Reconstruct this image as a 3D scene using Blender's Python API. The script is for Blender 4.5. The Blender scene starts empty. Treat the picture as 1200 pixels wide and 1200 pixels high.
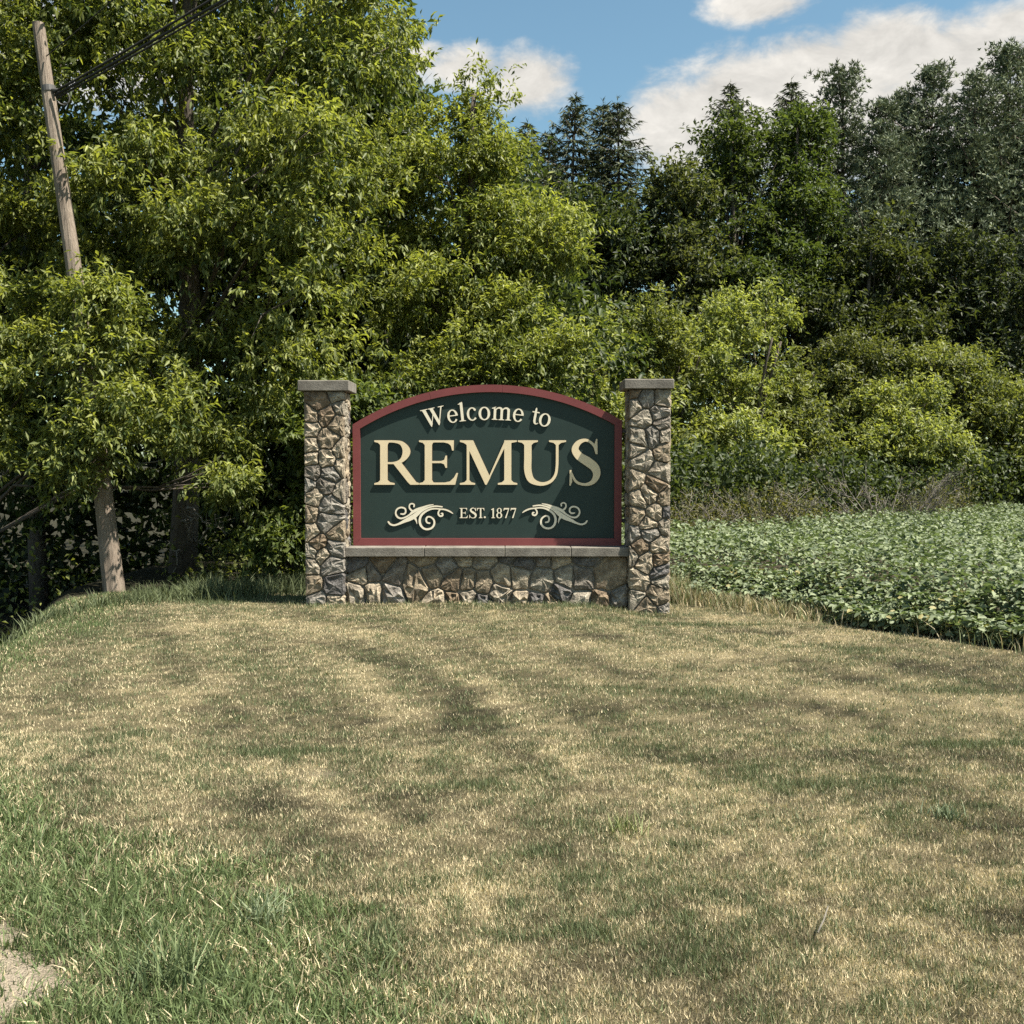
import bpy, math, random
import numpy as np
from mathutils import Vector
from mathutils.geometry import delaunay_2d_cdt

scene = bpy.context.scene
COL = scene.collection
R = np.random.default_rng(7)
random.seed(7)

# ------------------------------------------------------------------ camera
F_PX, CX, CY = 1287.0, 600.0, 600.0
EYE = np.array([0.0, 0.0, 1.6])
PITCH = math.radians(-2.63)
cam = bpy.data.cameras.new("camera")
cam.sensor_width = 36.0
cam.lens = 36.0 * F_PX / 1200.0
cam.clip_end = 3000
cam_o = bpy.data.objects.new("camera", cam)
cam_o.location = EYE
cam_o.rotation_euler = (math.radians(90) + PITCH, 0, 0)
COL.objects.link(cam_o)
scene.camera = cam_o


def P(u, v, depth):
    """photo pixel -> point on the vertical plane y = depth"""
    a, b = (u - CX) / F_PX, -(v - CY) / F_PX
    cp, sp = math.cos(PITCH), math.sin(PITCH)
    d = np.array([a, cp - b * sp, sp + b * cp])
    return EYE + d * (depth / d[1])


# ------------------------------------------------------------------ sun, sky, exposure
SUN = Vector((0.56, -0.215, 1.0)).normalized()
sun = bpy.data.lights.new("sun", 'SUN')
sun.energy = 5.0
sun.angle = math.radians(0.53)
sun.color = (1.0, 0.945, 0.84)
sun_o = bpy.data.objects.new("sun", sun)
sun_o.rotation_euler = (-SUN).to_track_quat('-Z', 'Y').to_euler()
sun_o.location = (20, -6, 40)
COL.objects.link(sun_o)

world = bpy.data.worlds.new("World")
scene.world = world
world.use_nodes = True


def build_world():
    nt = world.node_tree
    N, L = nt.nodes, nt.links
    N.clear()
    out = N.new('ShaderNodeOutputWorld')
    bg = N.new('ShaderNodeBackground')
    bg.inputs['Strength'].default_value = 0.10
    L.new(bg.outputs[0], out.inputs[0])
    sky = N.new('ShaderNodeTexSky')
    sky.sky_type = 'NISHITA'
    sky.sun_disc = False
    sky.sun_elevation = math.asin(SUN.z)
    sky.sun_rotation = math.atan2(SUN.x, SUN.y)
    sky.air_density = 1.0
    sky.dust_density = 0.8
    sky.ozone_density = 1.0
    tc = N.new('ShaderNodeTexCoord')
    nrm = N.new('ShaderNodeVectorMath'); nrm.operation = 'NORMALIZE'
    L.new(tc.outputs['Generated'], nrm.inputs[0])
    sep = N.new('ShaderNodeSeparateXYZ')
    L.new(nrm.outputs[0], sep.inputs[0])

    def m(op, a, b=None, c=None, clamp=False):
        n = N.new('ShaderNodeMath'); n.operation = op; n.use_clamp = clamp
        for i, x in enumerate((a, b, c)):
            if x is None:
                continue
            if isinstance(x, (int, float)):
                n.inputs[i].default_value = x
            else:
                L.new(x, n.inputs[i])
        return n.outputs[0]

    def noise(scale, detail, rough, vec, dist=0.0):
        n = N.new('ShaderNodeTexNoise')
        n.inputs['Scale'].default_value = scale
        n.inputs['Detail'].default_value = detail
        n.inputs['Roughness'].default_value = rough
        n.inputs['Distortion'].default_value = dist
        L.new(vec, n.inputs['Vector'])
        return n.outputs[0]

    mp = N.new('ShaderNodeMapping')
    mp.inputs['Scale'].default_value = (1, 1, 1.9)
    L.new(nrm.outputs[0], mp.inputs[0])
    n_big = noise(5.0, 9, 0.58, mp.outputs[0], 0.2)
    n_mid = noise(17.0, 10, 0.62, mp.outputs[0], 0.3)
    n_fine = noise(48.0, 8, 0.6, mp.outputs[0], 0.0)
    az = m('ARCTAN2', sep.outputs[0], sep.outputs[1])
    el = m('ARCSINE', sep.outputs[2])
    pert = m('ADD', m('MULTIPLY', m('SUBTRACT', n_mid, 0.5), 2.6), m('MULTIPLY', m('SUBTRACT', n_fine, 0.5), 1.3))
    total = None
    # cumulus seen over the trees: photo pixel centre, half sizes, density
    blobs = [(615, 96, 62, 36, 1.0), (545, 80, 60, 26, 0.9), (492, 68, 40, 22, 0.8),
             (885, 8, 58, 20, 1.0), (1005, 16, 46, 10, 0.35),
             (800, 150, 80, 55, 1.1), (870, 112, 80, 50, 1.1), (960, 92, 95, 48, 1.2), (1040, 62, 85, 42, 1.2),
             (1130, 70, 110, 50, 1.0), (1190, 28, 60, 26, 0.9), (1290, 60, 130, 90, 1.0), (1010, 150, 260, 60, 1.1),
             (380, 90, 60, 40, 0.9), (130, 60, 150, 60, 1.0)]
    for (u, v, ru, rv, w) in blobs:
        d = P(u, v, 1.0) - EYE
        d = d / np.linalg.norm(d)
        a0, e0 = math.atan2(d[0], d[1]), math.asin(d[2])
        dx = m('MULTIPLY', m('SUBTRACT', az, a0), F_PX / ru)
        dy = m('MULTIPLY', m('SUBTRACT', el, e0), F_PX / rv)
        r2 = m('ADD', m('MULTIPLY', dx, dx), m('MULTIPLY', dy, dy))
        f = m('MULTIPLY', m('SUBTRACT', 1.40, m('SQRT', r2)), w)
        total = f if total is None else m('MAXIMUM', total, f)
    # the same kind of scattered cumulus all the way round, away from the ones above
    away = m('SUBTRACT', m('SQRT', m('ADD', m('POWER', m('MULTIPLY', az, 1.45), 2.0), m('POWER', m('MULTIPLY', el, 1.9), 2.0))), 0.75)
    away = m('MULTIPLY', away, 6.0, clamp=True)
    other = m('MULTIPLY', m('SUBTRACT', n_big, 0.53), 9.0)
    other = m('ADD', other, m('MULTIPLY', m('SUBTRACT', away, 1.0), 10.0))
    total = m('MAXIMUM', total, other)
    total = m('ADD', total, m('MULTIPLY', pert, 0.55))
    rm = N.new('ShaderNodeMapRange'); rm.interpolation_type = 'SMOOTHSTEP'
    rm.inputs['From Min'].default_value = 0.18
    rm.inputs['From Max'].default_value = 0.95
    L.new(total, rm.inputs['Value'])
    mask = m('MULTIPLY', rm.outputs[0], 0.93)
    # cloud tone: thick parts and the upper edges brighter
    sh = N.new('ShaderNodeMapRange')
    sh.inputs['From Min'].default_value = 0.30
    sh.inputs['From Max'].default_value = 0.72
    sh.inputs['To Min'].default_value = 2.5
    sh.inputs['To Max'].default_value = 4.3
    L.new(n_mid, sh.inputs['Value'])
    cc = N.new('ShaderNodeVectorMath'); cc.operation = 'SCALE'
    cc.inputs[0].default_value = (1.0, 0.945, 0.86)
    L.new(sh.outputs[0], cc.inputs['Scale'])
    tint = N.new('ShaderNodeVectorMath'); tint.operation = 'MULTIPLY'
    tint.inputs[1].default_value = (0.57, 0.68, 0.61)
    L.new(sky.outputs[0], tint.inputs[0])
    mix = N.new('ShaderNodeMix'); mix.data_type = 'RGBA'
    L.new(mask, mix.inputs['Factor'])
    L.new(tint.outputs[0], mix.inputs['A'])
    L.new(cc.outputs[0], mix.inputs['B'])
    L.new(mix.outputs['Result'], bg.inputs['Color'])


build_world()
vs = scene.view_settings
vs.view_transform = 'Standard'
vs.look = 'None'
vs.exposure = 1.32
vs.gamma = 1.0
vs.use_curve_mapping = False
scene.render.engine = 'CYCLES'
scene.cycles.use_denoising = False
scene.cycles.max_bounces = 5
scene.cycles.diffuse_bounces = 2
scene.cycles.glossy_bounces = 2
scene.cycles.transmission_bounces = 4
scene.cycles.sample_clamp_indirect = 4.0


# ------------------------------------------------------------------ helpers
def obj(name, mesh, mat=None, parent=None):
    o = bpy.data.objects.new(name, mesh)
    COL.objects.link(o)
    if mat is not None:
        mats = mat if isinstance(mat, (list, tuple)) else [mat]
        if not mesh.materials:
            for q in mats:
                mesh.materials.append(q)
    if parent is not None:
        o.parent = parent
    return o


def thing(name, label, cat, group=None, loc=(0, 0, 0)):
    o = bpy.data.objects.new(name, None)
    o.empty_display_size = 0.2
    o.location = loc
    COL.objects.link(o)
    return tag(o, label, cat, group)


def tag(o, label, cat, group=None):
    o['label'] = label
    o['category'] = cat
    if group:
        o['group'] = group
    if 'kind' not in o:
        o['kind'] = 'thing'
    return o


def kind(o, k):
    o['kind'] = k
    return o


def np_mesh(name, V, faces_tri=None, col=None, polys=None, origin=None):
    """mesh from numpy verts and triangle indices (fast), colour per vertex"""
    me = bpy.data.meshes.new(name)
    V = np.asarray(V, dtype=np.float32)
    if origin is not None:
        V = V - np.asarray(origin, dtype=np.float32)
    T = np.asarray(faces_tri, dtype=np.int32)
    k = T.shape[1]
    me.vertices.add(len(V))
    me.vertices.foreach_set('co', V.ravel())
    me.loops.add(T.size)
    me.loops.foreach_set('vertex_index', T.ravel())
    me.polygons.add(len(T))
    me.polygons.foreach_set('loop_start', np.arange(0, T.size, k, dtype=np.int32))
    me.polygons.foreach_set('loop_total', np.full(len(T), k, dtype=np.int32))
    if col is not None:
        at = me.color_attributes.new('col', 'FLOAT_COLOR', 'POINT')
        c4 = np.ones((len(V), 4), dtype=np.float32)
        c4[:, :3] = col
        at.data.foreach_set('color', c4.ravel())
    me.update(calc_edges=True)
    return me


def py_mesh(name, V, Fs, smooth=False, fmat=None):
    me = bpy.data.meshes.new(name)
    me.from_pydata([tuple(map(float, v)) for v in V], [], [tuple(f) for f in Fs])
    if smooth:
        me.polygons.foreach_set('use_smooth', [True] * len(me.polygons))
    if fmat is not None:
        me.polygons.foreach_set('material_index', list(fmat))
    me.update()
    return me


def box_geo(x0, x1, y0, y1, z0, z1, b=0.0):
    """box, optionally with chamfered edges on every side"""
    if b <= 0:
        V = [(x, y, z) for z in (z0, z1) for y in (y0, y1) for x in (x0, x1)]
        Fs = [(0, 2, 3, 1), (4, 5, 7, 6), (0, 1, 5, 4), (2, 6, 7, 3), (0, 4, 6, 2), (1, 3, 7, 5)]
        return V, Fs
    import bmesh
    bm = bmesh.new()
    bmesh.ops.create_cube(bm, size=1.0)
    for v in bm.verts:
        v.co = ((x0 + x1) / 2 + v.co.x * (x1 - x0), (y0 + y1) / 2 + v.co.y * (y1 - y0), (z0 + z1) / 2 + v.co.z * (z1 - z0))
    bmesh.ops.bevel(bm, geom=bm.edges[:], offset=b, segments=1, affect='EDGES')
    bm.verts.ensure_lookup_table(); bm.verts.index_update()
    V = [tuple(v.co) for v in bm.verts]
    Fs = [[v.index for v in f.verts] for f in bm.faces]
    bm.free()
    return V, Fs


def tube_geo(pts, rad, n=6, cap=True):
    pts = np.asarray(pts, float); m = len(pts)
    rad = np.broadcast_to(np.asarray(rad, float), (m,))
    tan = np.gradient(pts, axis=0)
    tan /= np.linalg.norm(tan, axis=1)[:, None] + 1e-9
    ref = np.array([0.31, 0.87, 0.12]) if abs(tan[0][2]) > 0.6 else np.array([0.0, 0.1, 1.0])
    V = []
    for i in range(m):
        a = np.cross(tan[i], ref); a /= np.linalg.norm(a) + 1e-9
        b = np.cross(tan[i], a)
        th = np.arange(n) * 2 * math.pi / n
        V.append(pts[i] + rad[i] * (np.cos(th)[:, None] * a + np.sin(th)[:, None] * b))
    V = np.concatenate(V)
    Fs = []
    for i in range(m - 1):
        for j in range(n):
            k = (j + 1) % n
            Fs.append((i * n + j, i * n + k, (i + 1) * n + k, (i + 1) * n + j))
    if cap:
        Fs.append(tuple(range(n))[::-1]); Fs.append(tuple(range((m - 1) * n, m * n)))
    return V, Fs


class Geo:
    def __init__(s):
        s.V, s.F = [], []

    def add(s, VF):
        V, Fs = VF
        n = len(s.V)
        s.V.extend([tuple(v) for v in V])
        s.F.extend([tuple(i + n for i in f) for f in Fs])
        return s

    def mesh(s, name, smooth=False, origin=None):
        V = s.V
        if origin is not None:
            V = [(v[0] - origin[0], v[1] - origin[1], v[2] - origin[2]) for v in V]
        return py_mesh(name, V, s.F, smooth)


def _h(ix, iy, seed):
    n = (ix.astype(np.int64) * 374761393 + iy.astype(np.int64) * 668265263 + seed * 1442695041) & 0xFFFFFFFF
    n = ((n ^ (n >> 13)) * 1274126177) & 0xFFFFFFFF
    n = n ^ (n >> 16)
    return (n & 0xFFFFFF) / float(0xFFFFFF)


def vnoise(x, y, seed=0):
    x = np.asarray(x, float); y = np.asarray(y, float)
    ix, iy = np.floor(x), np.floor(y)
    fx, fy = x - ix, y - iy
    fx = fx * fx * (3 - 2 * fx); fy = fy * fy * (3 - 2 * fy)
    a = _h(ix, iy, seed); b = _h(ix + 1, iy, seed); c = _h(ix, iy + 1, seed); d = _h(ix + 1, iy + 1, seed)
    return (a * (1 - fx) + b * fx) * (1 - fy) + (c * (1 - fx) + d * fx) * fy


def fbm(x, y, seed=0, oct=4, gain=0.5):
    t, a, s = 0, 1.0, 0.0
    for i in range(oct):
        t = t + a * vnoise(x * 2 ** i + 17.3 * i, y * 2 ** i - 9.1 * i, seed + i)
        s += a; a *= gain
    return t / s


def sstep(t):
    t = np.clip(t, 0, 1)
    return t * t * (3 - 2 * t)


def inpoly(x, y, poly):
    x = np.asarray(x, float); y = np.asarray(y, float)
    r = np.zeros(x.shape, bool)
    n = len(poly)
    for i in range(n):
        x0, y0 = poly[i]; x1, y1 = poly[(i + 1) % n]
        c = ((y0 > y) != (y1 > y)) & (x < (x1 - x0) * (y - y0) / (y1 - y0 + 1e-12) + x0)
        r ^= c
    return r


def dist_polyline(x, y, pts):
    d = np.full(np.shape(x), 1e9)
    for (x0, y0), (x1, y1) in zip(pts[:-1], pts[1:]):
        dx, dy = x1 - x0, y1 - y0
        t = np.clip(((x - x0) * dx + (y - y0) * dy) / (dx * dx + dy * dy), 0, 1)
        d = np.minimum(d, np.hypot(x - x0 - t * dx, y - y0 - t * dy))
    return d


# ------------------------------------------------------------------ materials
def mat_new(name):
    m = bpy.data.materials.new(name)
    m.use_nodes = True
    nt = m.node_tree
    b = nt.nodes['Principled BSDF']
    return m, nt, b


def add_noise(nt, scale, detail=4, rough=0.55, vec=None, coord='Object', stretch=None):
    tc = nt.nodes.new('ShaderNodeTexCoord')
    n = nt.nodes.new('ShaderNodeTexNoise')
    n.inputs['Scale'].default_value = scale
    n.inputs['Detail'].default_value = detail
    n.inputs['Roughness'].default_value = rough
    src = tc.outputs[coord]
    if coord == 'World':
        src = None
    if stretch is not None:
        mp = nt.nodes.new('ShaderNodeMapping')
        mp.inputs['Scale'].default_value = stretch
        nt.links.new(src, mp.inputs[0]); src = mp.outputs[0]
    nt.links.new(src, n.inputs['Vector'])
    return n


def ramp(nt, fac, stops, interp='LINEAR'):
    r = nt.nodes.new('ShaderNodeValToRGB')
    r.color_ramp.interpolation = interp
    e = r.color_ramp.elements
    while len(e) > 1:
        e.remove(e[-1])
    e[0].position = stops[0][0]; e[0].color = (*stops[0][1], 1)
    for p, c in stops[1:]:
        q = e.new(p); q.color = (*c, 1)
    nt.links.new(fac, r.inputs[0])
    return r.outputs[0]


def mixc(nt, fac, a, b, blend='MIX'):
    m = nt.nodes.new('ShaderNodeMix'); m.data_type = 'RGBA'; m.blend_type = blend
    for sock, v in (('Factor', fac), ('A', a), ('B', b)):
        if isinstance(v, (int, float)):
            m.inputs[sock].default_value = v
        elif isinstance(v, tuple):
            m.inputs[sock].default_value = (*v, 1)
        else:
            nt.links.new(v, m.inputs[sock])
    return m.outputs['Result']


def bump(nt, b, height, strength, dist):
    n = nt.nodes.new('ShaderNodeBump')
    n.inputs['Strength'].default_value = strength
    n.inputs['Distance'].default_value = dist
    nt.links.new(height, n.inputs['Height'])
    nt.links.new(n.outputs[0], b.inputs['Normal'])


def foliage_mat(name, transl=0.32, rough=0.5, spec=0.35, tcol=(1.25, 1.25, 0.55)):
    m, nt, b = mat_new(name)
    at = nt.nodes.new('ShaderNodeAttribute'); at.attribute_name = 'col'
    nt.links.new(at.outputs['Color'], b.inputs['Base Color'])
    b.inputs['Roughness'].default_value = rough
    b.inputs['Specular IOR Level'].default_value = spec
    tr = nt.nodes.new('ShaderNodeBsdfTranslucent')
    vm = nt.nodes.new('ShaderNodeVectorMath'); vm.operation = 'MULTIPLY'
    vm.inputs[1].default_value = tcol
    nt.links.new(at.outputs['Color'], vm.inputs[0])
    nt.links.new(vm.outputs[0], tr.inputs['Color'])
    mx = nt.nodes.new('ShaderNodeMixShader'); mx.inputs[0].default_value = transl
    nt.links.new(b.outputs[0], mx.inputs[1]); nt.links.new(tr.outputs[0], mx.inputs[2])
    nt.links.new(mx.outputs[0], nt.nodes['Material Output'].inputs[0])
    return m


M = {}
M['leaf'] = foliage_mat('broad_leaf', 0.42, 0.5, 0.3, (1.3, 1.32, 0.5))
M['needle'] = foliage_mat('needle', 0.12, 0.6, 0.25, (1.1, 1.1, 0.8))
M['soy'] = foliage_mat('soy_leaf', 0.22, 0.6, 0.35, (1.1, 1.3, 0.6))
M['blade'] = foliage_mat('grass_blade', 0.25, 0.6, 0.25, (1.1, 1.05, 0.7))


def make_mats():
    # ground: colour attribute with grain
    m, nt, b = mat_new('ground')
    at = nt.nodes.new('ShaderNodeAttribute'); at.attribute_name = 'col'
    n = add_noise(nt, 110, 8, 0.75)
    c = mixc(nt, 1.0, at.outputs['Color'], ramp(nt, n.outputs[0], [(0.36, (0.3, 0.3, 0.3)), (0.64, (1.35, 1.35, 1.35))]), 'MULTIPLY')
    nt.links.new(c, b.inputs['Base Color'])
    b.inputs['Roughness'].default_value = 0.95
    b.inputs['Specular IOR Level'].default_value = 0.1
    bump(nt, b, n.outputs[0], 0.9, 0.02)
    M['ground'] = m
    # stones: each object its own tone
    m, nt, b = mat_new('field_stone')
    oi = nt.nodes.new('ShaderNodeObjectInfo')
    base = ramp(nt, oi.outputs['Random'], [(0.0, (0.30, 0.245, 0.175)), (0.16, (0.345, 0.31, 0.25)), (0.30, (0.225, 0.172, 0.118)),
                                            (0.42, (0.27, 0.25, 0.22)), (0.56, (0.40, 0.34, 0.255)), (0.72, (0.145, 0.138, 0.134)),
                                            (0.78, (0.33, 0.29, 0.23)), (0.90, (0.215, 0.19, 0.16))], 'CONSTANT')
    n1 = add_noise(nt, 9, 6, 0.65); n2 = add_noise(nt, 45, 5, 0.7)
    c = mixc(nt, 1.0, base, ramp(nt, n1.outputs[0], [(0.30, (0.38, 0.36, 0.34)), (0.5, (0.84, 0.81, 0.78)), (0.66, (1.5, 1.46, 1.4))]), 'MULTIPLY')
    c = mixc(nt, 0.75, c, ramp(nt, n2.outputs[0], [(0.35, (0.6, 0.6, 0.6)), (0.65, (1.25, 1.25, 1.25))]), 'MULTIPLY')
    nt.links.new(c, b.inputs['Base Color'])
    b.inputs['Roughness'].default_value = 0.85
    b.inputs['Specular IOR Level'].default_value = 0.25
    ad = nt.nodes.new('ShaderNodeMath'); ad.operation = 'MULTIPLY_ADD'; ad.inputs[1].default_value = 0.35
    nt.links.new(n2.outputs[0], ad.inputs[0]); nt.links.new(n1.outputs[0], ad.inputs[2])
    bump(nt, b, ad.outputs[0], 1.0, 0.055)
    M['stone'] = m
    # mortar
    m, nt, b = mat_new('mortar')
    n = add_noise(nt, 30, 5, 0.7)
    nt.links.new(ramp(nt, n.outputs[0], [(0.3, (0.15, 0.13, 0.105)), (0.7, (0.27, 0.24, 0.195))]), b.inputs['Base Color'])
    b.inputs['Roughness'].default_value = 0.95
    bump(nt, b, n.outputs[0], 0.8, 0.015)
    M['mortar'] = m
    # cast limestone caps and ledge
    m, nt, b = mat_new('cast_stone')
    n = add_noise(nt, 6, 7, 0.65); n2 = add_noise(nt, 70, 4, 0.6)
    c = ramp(nt, n.outputs[0], [(0.25, (0.085, 0.074, 0.060)), (0.5, (0.165, 0.147, 0.122)), (0.75, (0.235, 0.212, 0.178))])
    c = mixc(nt, 0.8, c, ramp(nt, n2.outputs[0], [(0.3, (0.7, 0.7, 0.7)), (0.7, (1.2, 1.2, 1.2))]), 'MULTIPLY')
    nt.links.new(c, b.inputs['Base Color'])
    b.inputs['Roughness'].default_value = 0.9
    bump(nt, b, n2.outputs[0], 0.5, 0.008)
    M['cast'] = m
    # painted board, frame, letters
    def paint(name, col, rough, var=0.12, bs=0.1):
        m, nt, b = mat_new(name)
        n = add_noise(nt, 3.5, 6, 0.6)
        lo = tuple(x * (1 - var) for x in col); hi = tuple(min(1, x * (1 + var)) for x in col)
        nt.links.new(ramp(nt, n.outputs[0], [(0.3, lo), (0.7, hi)]), b.inputs['Base Color'])
        b.inputs['Roughness'].default_value = rough
        b.inputs['Specular IOR Level'].default_value = 0.3
        n2 = add_noise(nt, 120, 3, 0.5)
        bump(nt, b, n2.outputs[0], bs, 0.003)
        return m
    M['green'] = paint('green_board', (0.019, 0.035, 0.030), 0.55, 0.10)
    M['red'] = paint('red_frame', (0.175, 0.046, 0.045), 0.5, 0.10)
    M['cream'] = paint('cream_letter', (0.70, 0.57, 0.37), 0.5, 0.05)
    M['ivory'] = paint('ivory_letter', (0.76, 0.68, 0.52), 0.5, 0.04)
    M['letter_side'] = paint('letter_side', (0.16, 0.075, 0.04), 0.6, 0.1)
    M['metal'] = paint('dark_metal', (0.09, 0.085, 0.08), 0.5, 0.2)
    M['cable'] = paint('black_cable', (0.025, 0.024, 0.023), 0.6, 0.1)
    # weathered pole
    m, nt, b = mat_new('weathered_wood')
    n = add_noise(nt, 7, 8, 0.7, stretch=(9, 9, 0.35)); n2 = add_noise(nt, 3, 4, 0.6, stretch=(1, 1, 0.5))
    c = ramp(nt, n.outputs[0], [(0.30, (0.06, 0.045, 0.033)), (0.45, (0.21, 0.165, 0.125)), (0.7, (0.34, 0.28, 0.22))])
    c = mixc(nt, 0.8, c, ramp(nt, n2.outputs[0], [(0.3, (0.65, 0.62, 0.6)), (0.7, (1.15, 1.15, 1.15))]), 'MULTIPLY')
    nt.links.new(c, b.inputs['Base Color'])
    b.inputs['Roughness'].default_value = 0.9
    bump(nt, b, n.outputs[0], 1.0, 0.02)
    M['wood'] = m
    # bark
    for nm, lo, hi in (('bark', (0.035, 0.028, 0.021), (0.13, 0.105, 0.08)), ('dead_twig', (0.10, 0.088, 0.07), (0.27, 0.24, 0.195))):
        m, nt, b = mat_new(nm)
        n = add_noise(nt, 8, 7, 0.7, stretch=(3, 3, 0.6))
        nt.links.new(ramp(nt, n.outputs[0], [(0.3, lo), (0.7, hi)]), b.inputs['Base Color'])
        b.inputs['Roughness'].default_value = 0.95
        bump(nt, b, n.outputs[0], 0.8, 0.03)
        M[nm] = m


make_mats()

# ------------------------------------------------------------------ ground
FIELD = [(1.15, 13.9), (1.95, 13.2), (2.75, 12.75), (3.25, 11.9), (3.45, 10.7), (4.2, 9.45), (6.0, 8.2), (12, 5.5), (34, 2.0),
         (34, 44), (12.2, 27.0), (2.7, 18.8), (0.4, 17.2), (0.3, 14.6)]
FIELD_EDGE = FIELD[:9]


def gz(x, y):
    x = np.asarray(x, float); y = np.asarray(y, float)
    z = 0.05 * (fbm(x * 0.45, y * 0.45, 3, 3) - 0.5)
    crest = -4.3 - 0.30 * np.clip(y - 10, 0, 4)
    z = z - 1.15 * sstep((crest - x) / 1.5) * sstep((y - 4.5) / 4.5)
    z = z - 0.085 * sstep((x - 0.7) / 0.9) * sstep((y - 9.5) / 2.5)
    z = z + 0.02 * (1 - np.clip(np.hypot(x + 0.3, (y - 12.3) * 1.5) / 2.5, 0, 1))
    return z


def flat(*px):
    """photo pixels -> points on the level lawn"""
    out = []
    for u, v in px:
        d = F_PX * EYE[2] / (v - 541.0)
        out.append(((u - CX) / F_PX * d, d))
    return out


TAN_STREAKS = [(flat((395, 780), (450, 850), (500, 940), (570, 1040), (640, 1110), (770, 1200)), .15), (flat((820, 925), (940, 950), (1060, 1000), (1190, 1045)), .15),
               (flat((170, 735), (300, 730), (420, 745)), .35), (flat((640, 755), (790, 770), (900, 765), (1010, 740)), .3), (flat((830, 715), (930, 722)), .3),
               (flat((20, 880), (90, 840), (190, 830), (260, 800)), .2), (flat((270, 900), (340, 905), (430, 985)), .12), (flat((860, 1010), (960, 1075), (1010, 1150), (1110, 1200)), .10),
               (flat((640, 870), (700, 930), (780, 1010)), .11), (flat((860, 800), (1000, 815), (1190, 830)), .25), (flat((560, 800), (600, 850)), .2), (flat((1000, 1075), (1190, 1110)), .07)]
DARK_STREAKS = [(flat((262, 775), (310, 825), (370, 885), (440, 950)), .20), (flat((470, 860), (560, 940), (680, 1010), (800, 1110), (850, 1180)), .13),
                (flat((760, 880), (900, 900), (1040, 890), (1200, 900)), .18), (flat((960, 930), (1060, 965), (1190, 1005)), .12), (flat((700, 1190), (800, 1140)), .09),
                (flat((1040, 1060), (1130, 1085), (1200, 1090)), .07), (flat((850, 1150), (920, 1195)), .07), (flat((420, 770), (520, 800), (560, 850)), .2), (flat((500, 860), (640, 840), (760, 830)), .2),
                (flat((880, 1060), (950, 1120)), .08), (flat((1080, 780), (1200, 800)), .3)]
GREEN_SPOTS = [(1.75, 11.25, 0.8, 0.16), (-1.7, 11.0, 0.4, 0.12), (0.6, 12.0, 1.6, 0.16), (1.75, 5.3, 0.38, 0.1), (2.7, 6.2, 0.5, 0.12), (2.2, 5.0, 0.25, 0.06),
               (0.35, 4.72, 0.12, 0.08), (0.12, 4.42, 0.1, 0.05), (0.1, 3.68, 0.28, 0.07), (-1.4, 6.0, 0.35, 0.1), (1.5, 7.4, 0.3, 0.2),
               (-3.9, 10.6, 0.4, 0.8), (2.9, 9.3, 0.5, 0.15), (1.0, 7.6, 0.5, 0.1), (-0.3, 5.3, 0.3, 0.06), (3.2, 7.6, 0.5, 0.12), (-3.0, 12.7, 1.6, 0.35)]


def lawn_state(x, y):
    """green 0..1, tone 0..1 (dark thatch .. bleached), bare 0..1"""
    a = fbm(x * 1.1 + 3, y * 1.7, 11, 4)
    b = fbm(x * 3.5, y * 5.5, 23, 4, 0.6)
    wob = (fbm(x * 1.6, y * 1.6, 31, 3) - 0.5)
    # long green grass near the road, lower left of the lawn
    edge = x + 1.12 - (4.5 - y) * 0.9 + wob * 0.9
    edge = np.where(y > 4.5, x + 1.12 + (y - 4.5) * 1.1 + wob * 0.9, edge)
    edge = edge + (b - .5) * 1.1
    lush = sstep(-edge / 1.15 + 0.3) * sstep((7.0 - y) / 1.2)
    lush = np.maximum(lush, 0.9 * sstep((-3.55 - x + wob * 0.6 + (y - 8.5) * -0.12) / 0.5) * sstep((y - 6) / 1.5))
    c = fbm(x * 10, y * 15, 47, 3, 0.6)
    green = 0.30 + 1.0 * (b - 0.5) + 0.6 * (a - 0.5) + 1.5 * (c - 0.5)
    for (sx, sy, rx, ry) in GREEN_SPOTS:
        green = green + 0.85 * np.exp(-(((x - sx + 0.12 * wob) / rx) ** 2 + ((y - sy + 0.2 * wob) / ry) ** 2) * 1.1) * (0.35 + 1.1 * b)
    green = np.maximum(green, lush * (0.47 + 0.6 * b + 0.9 * (c - .5)))
    mow = np.cos((x + .42 * y + .35 * wob) * 2 * math.pi / .82 + 2.0)
    tone = 0.56 + .17 * mow + 0.7 * (a - 0.5) + 1.0 * (b - 0.5) + 1.1 * (fbm(x * 14, y * 20, 53, 3, 0.6) - 0.5)
    for pts, w in TAN_STREAKS:
        d = dist_polyline(x + wob * 0.35 + (b - .5) * .35, y + wob * 0.5 + (c - .5) * .5, pts)
        s = np.exp(-(d / w) ** 2)
        s = s * (.35 + 1.0 * b)
        tone = tone + 0.40 * s; green = green - 0.22 * s
    for pts, w in DARK_STREAKS:
        d = dist_polyline(x + wob * 0.35 + (b - .5) * .35, y + wob * 0.5 + (c - .5) * .5, pts)
        s = np.exp(-(d / w) ** 2) * (.35 + 1.0 * b)
        tone = tone - 0.36 * s; green = green + 0.10 * s
    bare = sstep((0.60 - np.hypot((x + 1.72) / 1.0, (y - 3.12) / 0.9) + wob * 0.5 + (b - .5) * .5) / 0.14)
    for (sx, sy, rx, ry) in [(-0.98, 4.02, 0.10, 0.05), (-0.95, 5.55, 0.13, 0.05)]:
        bare = np.maximum(bare, 0.8 * sstep(1.4 - np.hypot((x - sx) / rx, (y - sy) / ry)))
    return np.clip(green, 0, 1), np.clip(tone, 0, 1), np.clip(bare, 0, 1), lush


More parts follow.
